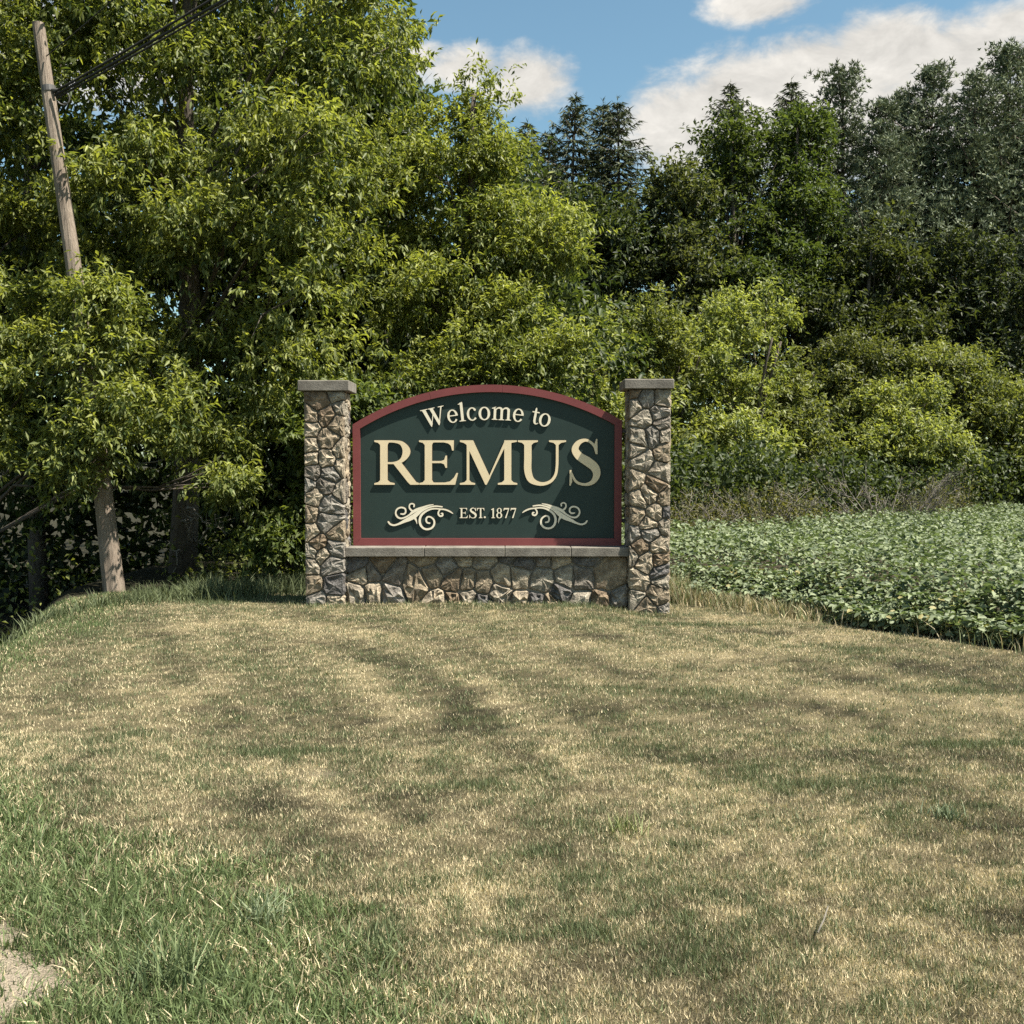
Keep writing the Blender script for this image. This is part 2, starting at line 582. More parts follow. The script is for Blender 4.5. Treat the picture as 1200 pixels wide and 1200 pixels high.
WOOD_EDGE = [(-40, 2.0), (-9.6, 7.2), (-6.0, 9.6), (-5.5, 11.8), (-4.9, 13.3), (-2.6, 13.6), (0.3, 13.7), (0.3, 14.6), (0.4, 17.2), (2.7, 18.8), (12.2, 27.0), (34, 44),
             (120, 60), (3000, 300), (3000, 3000), (-3000, 3000), (-3000, 2)]


def build_ground():
    def axis(lo, hi, step, far):
        a = list(np.arange(lo, hi + 1e-6, step))
        s, v = step, hi
        while v < far:
            s *= 1.35; v += s; a.append(v)
        s, v = step, lo
        while v > -far:
            s *= 1.35; v -= s; a.insert(0, v)
        return np.array(a)
    xs = axis(-7.5, 7.5, 0.1, 900)
    ys = axis(1.6, 15.0, 0.1, 900)
    X, Y = np.meshgrid(xs, ys)
    x, y = X.ravel(), Y.ravel()
    z = gz(x, y)
    g, t, b, lush = lawn_state(x, y)
    dark = np.array([0.030, 0.027, 0.016]); pale = np.array([0.25, 0.205, 0.118]); grn = np.array([0.045, 0.052, 0.022]); sand = np.array([0.42, 0.35, 0.26])
    c = dark + (pale - dark) * t[:, None]
    c = c + (grn - c) * (np.clip(g, 0, 1) * 0.8)[:, None]
    c = c + (sand - c) * b[:, None]
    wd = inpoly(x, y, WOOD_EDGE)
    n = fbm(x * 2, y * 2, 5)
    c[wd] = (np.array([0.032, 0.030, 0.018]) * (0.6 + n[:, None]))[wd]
    fd = inpoly(x, y, FIELD)
    c[fd] = (np.array([0.06, 0.05, 0.033]) * (0.6 + n[:, None]))[fd]
    nx, ny = len(xs), len(ys)
    i = np.arange((nx - 1) * (ny - 1)); r, q = i // (nx - 1), i % (nx - 1)
    a0 = r * nx + q
    T = np.stack([a0, a0 + 1, a0 + nx + 1, a0 + nx], 1)
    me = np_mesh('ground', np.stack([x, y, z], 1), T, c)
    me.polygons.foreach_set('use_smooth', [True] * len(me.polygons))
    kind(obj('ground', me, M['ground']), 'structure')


build_ground()


# ------------------------------------------------------------------ the monument
Y_PIL, Y_PB = 12.16, 12.66          # pillar shaft front and back
Y_PAN, Y_FR = 12.50, 12.465         # board face and frame face


def clip_half(poly, p, n):
    out = []
    for i in range(len(poly)):
        a, b = poly[i], poly[(i + 1) % len(poly)]
        da, db = np.dot(a - p, n), np.dot(b - p, n)
        if da <= 0:
            out.append(a)
        if (da <= 0) != (db <= 0):
            out.append(a + (b - a) * (da / (da - db)))
    return out


def voronoi_cells(seeds, w, h):
    cells = []
    for i, s in enumerate(seeds):
        poly = [np.array(q, float) for q in ((0, 0), (w, 0), (w, h), (0, h))]
        for j, o in enumerate(seeds):
            if i == j or np.hypot(*(o - s)) > 1.6:
                continue
            poly = clip_half(poly, (s + o) / 2, o - s)
            if len(poly) < 3:
                break
        if len(poly) >= 3:
            cells.append(poly)
    return cells


def stone_geo(poly, to3, thick, bulge, rough, gap, w, h, rnd):
    """rough-split stone on one voronoi cell; to3(u, v, d) maps to the world, d outwards"""
    P0 = [np.array(p) for p in poly]
    c = sum(P0) / len(P0)
    # drop very short edges
    Q = []
    for p in P0:
        if not Q or np.hypot(*(p - Q[-1])) > 0.018:
            Q.append(p)
    if len(Q) < 3:
        return None
    # inset against the joints (outer border of the face keeps its place)
    Rr = Q
    for i in range(len(Q)):
        a, b = Q[i], Q[(i + 1) % len(Q)]
        e = b - a; l = np.hypot(*e)
        if l < 1e-6:
            continue
        nrm = np.array([e[1], -e[0]]) / l
        mid = (a + b) / 2
        border = (min(mid[0], w - mid[0]) < 1e-4) or (min(mid[1], h - mid[1]) < 1e-4)
        g = gap * (0.15 if border else rnd.uniform(0.6, 1.5))
        Rr = clip_half(Rr, a - nrm * g, nrm)
        if len(Rr) < 3:
            return None
    # knock the corners off
    out = []
    n = len(Rr)
    for i in range(n):
        a, b = Rr[i], Rr[(i + 1) % n]
        k = rnd.uniform(0.07, 0.17)
        out.append(a + (b - a) * k)
        if np.hypot(*(b - a)) > 0.07:
            out.append((a + b) / 2 + (c - (a + b) / 2) * rnd.uniform(-.02, .13))
        out.append(a + (b - a) * (1 - k * rnd.uniform(0.7, 1.1)))
    n = len(out)
    c = sum(out) / n
    size = math.sqrt(max(1e-4, np.mean([np.dot(q - c, q - c) for q in out])))
    bl = bulge * min(1.3, size / 0.08)
    tilt = np.array([rnd.uniform(-1, 1), rnd.uniform(-1, 1)]) * rough * 2.2
    rings = [(1.0, -thick, 0), (1.0, -0.012, 0.25), (0.90, bl * 0.55, 0.8), (0.55, bl * 0.95, 1.0)]
    V, Fs = [], []
    for (s, d, jr) in rings:
        for q in out:
            p = c + (q - c) * (s + (rnd.uniform(-.06, .06) if 0.2 < s < 0.95 else 0))
            dd = d + (jr * (rnd.uniform(-1, 1) * rough + np.dot(p - c, tilt)) if jr else 0)
            V.append(to3(p[0], p[1], dd))
    for r in range(len(rings) - 1):
        for i in range(n):
            j = (i + 1) % n
            Fs.append((r * n + i, r * n + j, (r + 1) * n + j, (r + 1) * n + i))
    V.append(to3(c[0] + rnd.uniform(-.02, .02), c[1] + rnd.uniform(-.02, .02), bl * rnd.uniform(0.8, 1.25)))
    k = len(V) - 1; r = (len(rings) - 1) * n
    for i in range(n):
        Fs.append((r + i, r + (i + 1) % n, k))
    return V, Fs


def jitter_seeds(w, h, cw, ch, rnd):
    """dart throwing with uneven spacing: large and small stones side by side"""
    pts, base = [], math.sqrt(cw * ch)
    for k in range(2600):
        shrink = 1.0 if k < 900 else (0.75 if k < 1800 else 0.55)
        r = base * rnd.choice((0.62, 0.45, 0.52, 0.34, 0.7)) * shrink
        p = np.array([rnd.uniform(.012, w - .012), rnd.uniform(.012, h - .012)])
        if all(np.hypot(*((p - q) * np.array([0.85, 1.15]))) > r + rq for q, rq in pts):
            pts.append((p, r))
    return [p for p, _ in pts]


def stones_on(parent, seeds, w, h, to3, thick, bulge, rough, gap, rnd, flip=False, flat=None):
    for poly in voronoi_cells(seeds, w, h):
        c = sum(poly) / len(poly)
        bu, ro = bulge, rough
        if flat is not None:
            k = flat(c); bu, ro = bulge * k, rough * k
        g = stone_geo(poly, to3, thick, bu, ro, gap, w, h, rnd)
        if g is None:
            continue
        V, Fs = g
        V = np.array(V); o = V.mean(0)
        if flip:
            Fs = [f[::-1] for f in Fs]
        st = obj('stone', py_mesh('stone', V - o, Fs), M['stone'], parent)
        st.location = o - np.array(parent.location)


def pillar(label, x0, x1, zb, zt, cx0, cx1, cz0, cz1, seed):
    rnd = random.Random(seed)
    loc = ((x0 + x1) / 2, (Y_PIL + Y_PB) / 2, zb)
    p = thing('stone_pillar', label, 'pillar', 'stone pillars of the welcome sign', loc)
    w, h, d = x1 - x0, zt - zb, Y_PB - Y_PIL
    L = np.array(loc)

    def local(mesh_geo):
        V, Fs = mesh_geo
        return np.array(V) - L, Fs
    V, Fs = local(box_geo(x0 + .03, x1 - .03, Y_PIL + .03, Y_PB - .03, zb - .25, zt))
    obj('core', py_mesh('core', V, Fs), M['mortar'], p)
    th = 0.09
    stones_on(p, jitter_seeds(w, h, 0.23, 0.21, rnd), w, h, lambda u, v, e: (x0 + u, Y_PIL - e, zb + v), th, 0.010, 0.013, 0.0036, rnd)
    stones_on(p, jitter_seeds(w, h, 0.24, 0.20, rnd), w, h, lambda u, v, e: (x1 - u, Y_PB + e, zb + v), th, 0.010, 0.013, 0.0036, rnd)
    dd = d - 2 * th - .01
    stones_on(p, jitter_seeds(dd, h, 0.2, 0.17, rnd), dd, h, lambda u, v, e: (x0 - e, Y_PB - th - .005 - u, zb + v), th, 0.012, 0.013, 0.0045, rnd)
    stones_on(p, jitter_seeds(dd, h, 0.2, 0.17, rnd), dd, h, lambda u, v, e: (x1 + e, Y_PIL + th + .005 + u, zb + v), th, 0.012, 0.013, 0.0045, rnd)
    V, Fs = local(box_geo(cx0, cx1, Y_PIL - .045, Y_PB + .045, cz0, cz1, 0.008))
    obj('cap', py_mesh('cap', V, Fs), M['cast'], p)
    return p


zc_l1, zc_l0 = P(0, 445.5, 12.115)[2], P(0, 458, 12.115)[2]
zc_r1, zc_r0 = P(0, 444, 12.115)[2], P(0, 455.5, 12.115)[2]
pillar('field stone pillar with square cap standing beside the leafy tree edge and pole', -2.30, -1.855, float(gz(-2.1, 12.2)) - .02, zc_l0, -2.358, -1.792, zc_l0, zc_l1, 11)
pillar('field stone pillar with square cap standing beside the bean field', 1.30, 1.755, float(gz(1.6, 12.2)) - .02, zc_r0, 1.236, 1.782, zc_r0, zc_r1, 29)


def low_wall():
    x0, x1 = -1.86, 1.305
    zt = P(0, 652, 12.25)[2]; zl = P(0, 641.5, 12.22)[2]
    zb = float(gz(0, 12.2)) - .06
    loc = np.array([(x0 + x1) / 2, 12.42, zb])
    p = thing('low_stone_wall', 'low dark field stone wall with a flat ledge under the green board', 'wall', None, tuple(loc))
    rnd = random.Random(5)
    V, Fs = box_geo(x0 + .02, x1 - .02, 12.29, 12.56, zb - .25, zt)
    obj('core', py_mesh('core', np.array(V) - loc, Fs), M['mortar'], p)
    w, h = x1 - x0, zt - zb
    seeds = []
    for r, (cnt, zz) in enumerate(((15, .11), (13, .33), (13, .56))):
        for q in range(cnt):
            u = (q + .5 + rnd.uniform(-.34, .34)) * (w - .42) / cnt
            seeds.append(np.array([u, zz + rnd.uniform(-.08, .08)]))
    seeds = [s for s in seeds if not (0.55 < s[0] < 0.92 and s[1] > 0.08)]
    seeds += [np.array([0.76, 0.30]), np.array([w - .24, .36]), np.array([w - .30, .04]), np.array([w - .10, .05])]
    stones_on(p, seeds, w, h, lambda u, v, e: (x0 + u, 12.265 - e, zb + v), .08, .014, .013, .0045, rnd,
              flat=lambda c: 2.3 if c[1] < .26 else (0.35 if (c[0] > w - .4 or 0.6 < c[0] < 0.9) else 0.75))
    stones_on(p, jitter_seeds(w, h, .26, .2, rnd), w, h, lambda u, v, e: (x1 - u, 12.57 + e, zb + v), .08, .016, .012, .006, rnd)
    # ledge in four lengths
    cuts = [x0 - .0, -0.98, -0.08, 0.66, x1 + .0]
    for a, b in zip(cuts[:-1], cuts[1:]):
        V, Fs = box_geo(a + .0025, b - .0025, 12.195, 12.63, zt + .001, zl, 0.006)
        obj('ledge', py_mesh('ledge', np.array(V) - loc, Fs), M['cast'], p)
    return zl


Z_LEDGE = low_wall()

# ---- lettering: every glyph is a union of strokes and polygons, cap height 1


def catmull(pts, k=8):
    A = np.array(pts, float)
    A = np.vstack([2 * A[0] - A[1], A, 2 * A[-1] - A[-2]])
    out = []
    for i in range(1, len(A) - 2):
        p0, p1, p2, p3 = A[i - 1], A[i], A[i + 1], A[i + 2]
        for t in np.arange(k) / k:
            out.append(0.5 * ((2 * p1) + (-p0 + p2) * t + (2 * p0 - 5 * p1 + 4 * p2 - p3) * t * t + (-p0 + 3 * p1 - 3 * p2 + p3) * t ** 3))
    out.append(A[-2])
    return np.array(out)


def stroke(pts, k=8, round_end=True):
    C = catmull(pts, k)
    xy, w = C[:, :2], np.maximum(C[:, 2], 0.004 * np.max(C[:, 2]) + 1e-4) / 2
    t = np.gradient(xy, axis=0); t /= np.linalg.norm(t, axis=1)[:, None] + 1e-9
    n = np.stack([-t[:, 1], t[:, 0]], 1)
    Lf, Rt = xy + n * w[:, None], xy - n * w[:, None]
    polys = [[Rt[i], Rt[i + 1], Lf[i + 1], Lf[i]] for i in range(len(xy) - 1)]
    for e in ((0, -1) if round_end else ()):
        a = np.arange(10) * 2 * math.pi / 10
        polys.append([xy[e] + w[e] * np.array([math.cos(q), math.sin(q)]) for q in a])
    return polys


def rect(x0, x1, y0, y1):
    return [[(x0, y0), (x1, y0), (x1, y1), (x0, y1)]]


def serif(x0, x1, s0, s1, y, up, t=0.045, br=0.06):
    """bracketed slab at height y; up=+1 rises from a baseline, -1 hangs from the top"""
    u = up
    pts = [(x0, y), (x1, y), (x1, y + u * t * .8), (s1 + (x1 - s1) * .35, y + u * (t + br * .2)), (s1, y + u * (t + br)),
           (s0, y + u * (t + br)), (s0 + (x0 - s0) * .35, y + u * (t + br * .2)), (x0, y + u * t * .8)]
    return [pts if up > 0 else pts[::-1]]


def ellipse_ring(cx, cy, rx, ry, thick, thin, a0=0, a1=360, n=26):
    pts = []
    for a in np.linspace(math.radians(a0), math.radians(a1), n):
        w = thin + (thick - thin) * abs(math.cos(a)) ** 1.6
        pts.append((cx + (rx - w / 2) * math.cos(a), cy + (ry - w / 2) * math.sin(a), w))
    return stroke(pts, 2, False)


def glyph(ch):
    g = []
    if ch == 'R':
        g += rect(.13, .295, .0, 1) + serif(0, .45, .13, .295, 0, 1) + serif(0, .36, .13, .295, 1, -1)
        g += stroke([(.2, .974, .05), (.45, .972, .055), (.62, .92, .10), (.715, .745, .175), (.62, .56, .10), (.45, .492, .05), (.2, .49, .045)], 6, False)
        g += [[(.40, .50), (.74, .06), (.80, 0), (1.0, 0), (1.0, .035), (.93, .06), (.60, .50)]]
    elif ch == 'E':
        g += rect(.13, .295, 0, 1) + serif(0, .36, .13, .295, 1, -1) + serif(0, .38, .13, .295, 0, 1)
        g += rect(.2, .70, .952, 1) + [[(.55, 1), (.55, .955), (.66, .93), (.72, .88), (.75, .77), (.785, .77), (.79, 1)]]
        g += rect(.2, .62, .487, .535) + [[(.50, .487), (.57, .46), (.60, .38), (.635, .38), (.635, .655), (.60, .655), (.57, .56), (.50, .535)]]
        g += rect(.2, .75, 0, .05) + [[(.58, 0), (.82, 0), (.885, .265), (.85, .265), (.79, .16), (.70, .075), (.58, .05)]]
    elif ch == 'M':
        g += rect(.155, .215, 0, .95) + serif(0, .345, .155, .215, 0, 1) + rect(1.005, 1.165, 0, 1) + serif(.86, 1.30, 1.005, 1.165, 0, 1)
        g += [[(0, 1), (0, .965), (.09, .94), (.15, .90), (.575, .0), (.605, .0), (.69, .16), (.30, 1)]]
        g += [[(.575, 0), (.605, 0), (1.06, .93), (1.16, .94), (1.29, .965), (1.29, 1), (1.02, 1)]]
    elif ch == 'U':
        g += stroke([(.225, .99, .165), (.225, .6, .165), (.225, .33, .165), (.285, .13, .15), (.42, .04, .10), (.58, .02, .075), (.74, .08, .068),
                     (.845, .22, .062), (.88, .42, .06), (.885, .7, .06), (.885, .99, .06)], 6, False)
        g += serif(0, .45, .143, .308, 1, -1) + serif(.70, 1.085, .855, .915, 1, -1)
    elif ch == 'S':
        g += stroke([(.575, .70, .03), (.53, .88, .055), (.38, 1.0, .06), (.22, .955, .105), (.135, .80, .145), (.22, .645, .175), (.39, .525, .20),
                     (.545, .385, .185), (.585, .22, .15), (.50, .06, .10), (.33, .005, .06), (.15, .075, .055), (.05, .29, .03)], 6, True)
        g += [[(.56, .69), (.605, .69), (.60, 1.03), (.575, 1.03), (.545, .93)], [(.015, -.02), (.04, -.02), (.075, .07), (.065, .33), (.022, .33)]]
    elif ch == 'T':
        g += rect(.33, .49, 0, 1) + serif(.2, .62, .33, .49, 0, 1) + rect(.03, .79, .95, 1)
        g += [[(0, .74), (.04, .74), (.09, .88), (.2, .955), (.2, 1), (.02, 1)], [(.62, 1), (.62, .955), (.73, .88), (.78, .74), (.82, .74), (.80, 1)]]
    elif ch == '.':
        g += stroke([(.09, .085, .19), (.095, .085, .19)], 2)
    elif ch == '1':
        g += rect(.17, .32, 0, .96) + serif(.05, .45, .17, .32, 0, 1) + [[(0, .86), (.03, .82), (.2, .80), (.32, 1), (.28, 1)]]
    elif ch == '8':
        g += ellipse_ring(.3, .745, .25, .265, .13, .055) + ellipse_ring(.3, .265, .30, .285, .15, .055)
    elif ch == '7':
        g += [[(.02, .74), (.06, .74), (.13, .86), (.52, .86), (.60, .98), (.60, 1), (.06, 1)], [(.50, .88), (.60, .98), (.31, 0), (.17, 0)]]
    elif ch == 'W':
        g += [[(.10, .97), (.29, .97), (.53, .16), (.45, 0), (.42, 0)], [(.42, 0), (.46, 0), (.70, .74), (.67, .80)],
              [(.51, .97), (.69, .97), (.95, .16), (.87, 0), (.84, 0)], [(.84, 0), (.88, 0), (1.19, .97), (1.12, .97)]]
        g += serif(0, .40, .12, .26, 1, -1, .045, .02) + serif(.43, .80, .54, .66, 1, -1, .045, .02) + serif(.98, 1.30, 1.12, 1.19, 1, -1, .045, .02)
    elif ch == 'o':
        g += ellipse_ring(.31, .345, .31, .365, .135, .06)
    elif ch == 'c':
        g += ellipse_ring(.31, .345, .31, .365, .135, .06, 58, 318) + stroke([(.44, .60, .09), (.47, .575, .13)], 4)
    elif ch == 'e':
        g += ellipse_ring(.31, .345, .31, .365, .135, .06, 0, 322) + rect(.09, .60, .345, .40)
    elif ch == 'l':
        g += rect(.10, .24, 0, 1.02) + serif(0, .34, .10, .24, 0, 1, .04, .03) + [[(0, .95), (.0, .92), (.12, .93), (.24, 1.05), (.20, 1.05)]]
    elif ch == 't':
        g += stroke([(.19, .90, .04), (.19, .80, .10), (.19, .5, .13), (.19, .2, .13), (.24, .06, .10), (.34, .04, .05), (.42, .11, .03)], 5, False) + rect(0, .40, .63, .69)
    elif ch == 'm':
        for x in (.10, .46, .82):
            g += rect(x, x + .13, 0, .62) + serif(x - .09, x + .22, x, x + .13, 0, 1, .04, .03)
        g += [[(0, .64), (0, .60), (.11, .60), (.23, .71), (.18, .71)]]
        for x in (.18, .54):
            g += stroke([(x, .52, .05), (x + .12, .64, .07), (x + .26, .655, .10), (x + .345, .55, .13), (x + .345, .45, .13)], 5, False)
    return g


def extrude_union(polys, to3, depth):
    """polys: lists of 2d points; union triangulated, front face + sides. to3(x, y, d)"""
    vc, fc, cnt = [], [], []
    for p in polys:
        p = [tuple(map(float, q)) for q in p]
        area = sum(p[i][0] * p[(i + 1) % len(p)][1] - p[(i + 1) % len(p)][0] * p[i][1] for i in range(len(p)))
        if abs(area) < 1e-12:
            continue
        if area < 0:
            p = p[::-1]
        n = len(vc)
        vc += [Vector(q) for q in p]
        fc.append(list(range(n, n + len(p))))
    V2, E2, F2, _, _, of = delaunay_2d_cdt(vc, [], fc, 0, 1e-6)
    ct = np.array([[sum(V2[i][0] for i in f) / len(f), sum(V2[i][1] for i in f) / len(f)] for f in F2])
    ins = np.zeros(len(F2), bool)
    for f in fc:
        ins |= inpoly(ct[:, 0], ct[:, 1], [(vc[i][0], vc[i][1]) for i in f])
    tris = [f for f, o in zip(F2, ins) if o]
    used = sorted({i for f in tris for i in f}); mp = {u: i for i, u in enumerate(used)}
    tris = [[mp[i] for i in f] for f in tris]
    n = len(used)
    V = [to3(V2[u][0], V2[u][1], depth) for u in used] + [to3(V2[u][0], V2[u][1], 0) for u in used]
    edges = {}
    for f in tris:
        for i in range(len(f)):
            edges[(f[i], f[(i + 1) % len(f)])] = 1
    Fs, mi = [list(f) for f in tris], [0] * len(tris)
    for (a, b) in edges:
        if (b, a) not in edges:
            Fs.append([b, a, a + n, b + n]); mi.append(1)
    return V, Fs, mi


def sign_board():
    base = P(571, 640, 12.52)
    loc = np.array([base[0], 12.52, Z_LEDGE])
    p = thing('welcome_sign', 'dark green arched board with red frame and raised cream lettering on the low wall', 'sign', None, tuple(loc))
    k = 3.529

    def zp(zx, zy, Y):           # zoomed crop pixel -> world
        q = P(400 + zx / k, 440 + zy / k, Y)
        return q[0], q[2]
    # outer outline of the frame at its face
    ox0, _ = zp(45, 0, Y_FR); ox1, _ = zp(1162, 0, Y_FR)
    _, zl = zp(0, 203, Y_FR); _, zr = zp(0, 186, Y_FR); apx, az = zp(600, 38, Y_FR)
    zb = Z_LEDGE + .001

    def circ(p1, p2, p3):
        ax, ay = p1; bx, by = p2; cx, cy = p3
        d = 2 * (ax * (by - cy) + bx * (cy - ay) + cx * (ay - by))
        ux = ((ax * ax + ay * ay) * (by - cy) + (bx * bx + by * by) * (cy - ay) + (cx * cx + cy * cy) * (ay - by)) / d
        uy = ((ax * ax + ay * ay) * (cx - bx) + (bx * bx + by * by) * (ax - cx) + (cx * cx + cy * cy) * (bx - ax)) / d
        return ux, uy, math.hypot(ax - ux, ay - uy)
    ccx, ccz, rr = circ((ox0, zl), (apx, az), (ox1, zr))
    fw = 0.083
    top = lambda x, r: ccz + math.sqrt(max(0, r * r - (x - ccx) ** 2))
    # panel
    ix0, ix1 = ox0 + fw * .6, ox1 - fw * .6
    xs = np.linspace(ix0, ix1, 41)
    pts = [(ix0, zb + .03), (ix1, zb + .03)] + [(x, top(x, rr - fw * .5)) for x in xs[::-1]]
    n = len(pts)
    V = [(x - loc[0], Y_PAN - loc[1], z - loc[2]) for x, z in pts] + [(x - loc[0], Y_PAN + .05 - loc[1], z - loc[2]) for x, z in pts]
    Fs = [tuple(range(n)), tuple(range(2 * n - 1, n - 1, -1))] + [((i + 1) % n, i, i + n, (i + 1) % n + n) for i in range(n)]
    obj('panel', py_mesh('panel', V, Fs), M['green'], p)

    def prism(name, outline, y0=Y_FR, y1=12.565, mat='red'):
        n = len(outline)
        V = [(x - loc[0], y0 - loc[1], z - loc[2]) for x, z in outline] + [(x - loc[0], y1 - loc[1], z - loc[2]) for x, z in outline]
        Fs = [tuple(range(n)), tuple(range(2 * n - 1, n - 1, -1))] + [((i + 1) % n, i, i + n, (i + 1) % n + n) for i in range(n)]
        return obj(name, py_mesh(name, V, Fs), M[mat], p)
    # frame: mitred sides and bottom, arch in three lengths with hairline joints
    lt_o, lt_i = top(ox0, rr), top(ox0 + fw, rr - fw)
    rt_o, rt_i = top(ox1, rr), top(ox1 - fw, rr - fw)
    e = .001
    prism('frame_side', [(ox0, zb + e), (ox0 + fw, zb + fw + e), (ox0 + fw, lt_i - e), (ox0, lt_o - e)])
    prism('frame_side', [(ox1, zb + e), (ox1, rt_o - e), (ox1 - fw, rt_i - e), (ox1 - fw, zb + fw + e)])
    prism('frame_bottom', [(ox0 + e, zb), (ox1 - e, zb), (ox1 - fw - e, zb + fw), (ox0 + fw + e, zb + fw)])
    j1, j2 = zp(363, 0, Y_FR)[0], zp(668, 0, Y_FR)[0]
    a0, a1 = math.atan2(lt_o - ccz, ox0 - ccx), math.atan2(rt_o - ccz, ox1 - ccx)
    b0, b1 = math.atan2(lt_i - ccz, ox0 + fw - ccx), math.atan2(rt_i - ccz, ox1 - fw - ccx)
    aj1 = math.acos((j1 - ccx) / rr); aj2 = math.acos((j2 - ccx) / rr)
    for (s, t, si, ti) in ((a0, aj1 + .0004, b0, aj1 + .0004), (aj1 - .0004, aj2 + .0004, aj1 - .0004, aj2 + .0004), (aj2 - .0004, a1, aj2 - .0004, b1)):
        A = np.linspace(s, t, 16); B = np.linspace(ti, si, 16)
        o = [(ccx + rr * math.cos(a), ccz + rr * math.sin(a)) for a in A] + [(ccx + (rr - fw) * math.cos(a), ccz + (rr - fw) * math.sin(a)) for a in B]
        prism('frame_arch', o[::-1])
    # brackets that hold the board to the pillars
    for x0, x1 in ((-1.87, ox0 + .02), (ox1 - .02, 1.32)):
        for px in (505, 610):
            z = P(0, px, 12.52)[2]
            V, Fs = box_geo(x0, x1, 12.512, 12.552, z - .02, z + .02)
            obj('bracket', py_mesh('bracket', np.array(V) - loc, Fs), M['metal'], p)

    YB = Y_PAN + .002

    def place(ch, x0, x1, wid, base_v, cap_px, depth, mat, rot=0.0, name='letter'):
        """glyph in photo pixels: left, right, its own unit width, baseline row, cap height"""
        sx = (x1 - x0) / wid
        mx = (x0 + x1) / 2
        cr, sr = math.cos(rot), math.sin(rot)

        def to3(x, y, d):
            dx, dy = (x - wid / 2) * sx, y * cap_px
            q = P(mx + dx * cr - dy * sr * 1.0, base_v - (dx * sr + dy * cr), Y_PAN)
            return q[0] - loc[0], YB - d - loc[1], q[2] - loc[2]
        V, Fs, mi = extrude_union(glyph(ch), to3, depth)
        me = py_mesh(name, V, Fs, fmat=mi)
        me.materials.append(M[mat]); me.materials.append(M['letter_side'])
        return obj(name, me, None, p)
    for ch, a, b, w in (('R', 438.9, 491.6, 1.0), ('E', 491.2, 536.9, .885), ('M', 539, 606.2, 1.30), ('U', 606.9, 663.3, 1.085), ('S', 666.3, 703.2, .66)):
        place(ch, a, b, w, 568, 52, .022, 'cream')
    rad = 272.0                                   # the welcome line follows a circle
    for ch, a, b, w in (('W', 496.5, 524.5, 1.30), ('e', 525.3, 537.8, .62), ('l', 538.6, 546.2, .34), ('c', 547.6, 559.6, .59), ('o', 561.0, 574.6, .62),
                        ('m', 576, 598.9, 1.04), ('e', 600.3, 612.8, .62), ('t', 621.5, 630.3, .42), ('o', 630.0, 643.6, .62)):
        mx = (a + b) / 2
        th = -(mx - 573) / rad * 0.92
        base = 492.0 + rad * (1 - math.cos((mx - 573) / rad))
        place(ch, a, b, w, base, 21.5, .020, 'ivory', th)
    for ch, a, b, w in (('E', 538.6, 548.4, .885), ('S', 549.8, 558.6, .66), ('T', 559.0, 567.6, .82), ('.', 567.0, 569.4, .19), ('1', 575.4, 580.2, .45),
                        ('8', 581.6, 588.6, .60), ('7', 589.8, 597.0, .62), ('7', 598.0, 605.2, .62)):
        place(ch, a, b, w, 607, 11.7, .018, 'ivory')
    # scrolls
    S = [[(265, 295, 22), (310, 298, 30), (340, 270, 28), (330, 215, 28), (270, 195, 28), (210, 220, 28), (185, 275, 28), (205, 335, 30), (260, 365, 30),
          (330, 350, 28), (400, 310, 30), (450, 268, 48), (520, 228, 50), (620, 190, 34), (700, 163, 24), (770, 150, 14)],
         [(70, 420, 28), (100, 455, 30), (160, 472, 30), (240, 448, 36), (320, 408, 56), (400, 372, 76), (470, 333, 80), (530, 285, 70), (600, 238, 46), (700, 195, 30),
          (800, 175, 28), (910, 185, 22)],
         [(480, 350, 50), (505, 400, 26), (517, 450, 8)],
         [(470, 182, 26), (472, 152, 26), (440, 135, 24), (405, 150, 24), (398, 195, 26), (420, 230, 30), (450, 252, 30)],
         [(1075, 288, 14), (1030, 258, 26), (960, 230, 26), (880, 220, 24), (800, 213, 26), (720, 225, 30), (640, 265, 36), (580, 325, 40), (560, 400, 40), (575, 470, 38),
          (620, 520, 34), (680, 535, 34), (745, 515, 34), (785, 460, 34), (780, 390, 30), (730, 345, 26), (680, 345, 30), (660, 385, 30), (675, 430, 28), (715, 440, 26)],
         [(880, 225, 20), (855, 260, 26), (852, 300, 30), (880, 330, 30), (915, 320, 30), (915, 290, 28), (895, 288, 20)]]
    for mir in (False, True):
        def to3(x, y, d, mir=mir):
            x, y = x * 1000, y * 1000
            u = 450 + x / 13.333
            if mir:
                u = 1143 - u
            q = P(u, 580 - y / 13.333 - (1.0 if mir else 0), Y_PAN)
            return q[0] - loc[0], YB - d - loc[1], q[2] - loc[2]
        polys = []
        for s in S:
            polys += stroke([(x / 1000, -y / 1000, w * .00088) for x, y, w in s], 6)
        V, Fs, mi = extrude_union(polys, to3, .018)
        if mir:
            Fs = [f[::-1] for f in Fs]
        me = py_mesh('scroll_ornament', V, Fs, fmat=mi)
        me.materials.append(M['ivory']); me.materials.append(M['letter_side'])
        obj('scroll_ornament', me, None, p)


sign_board()


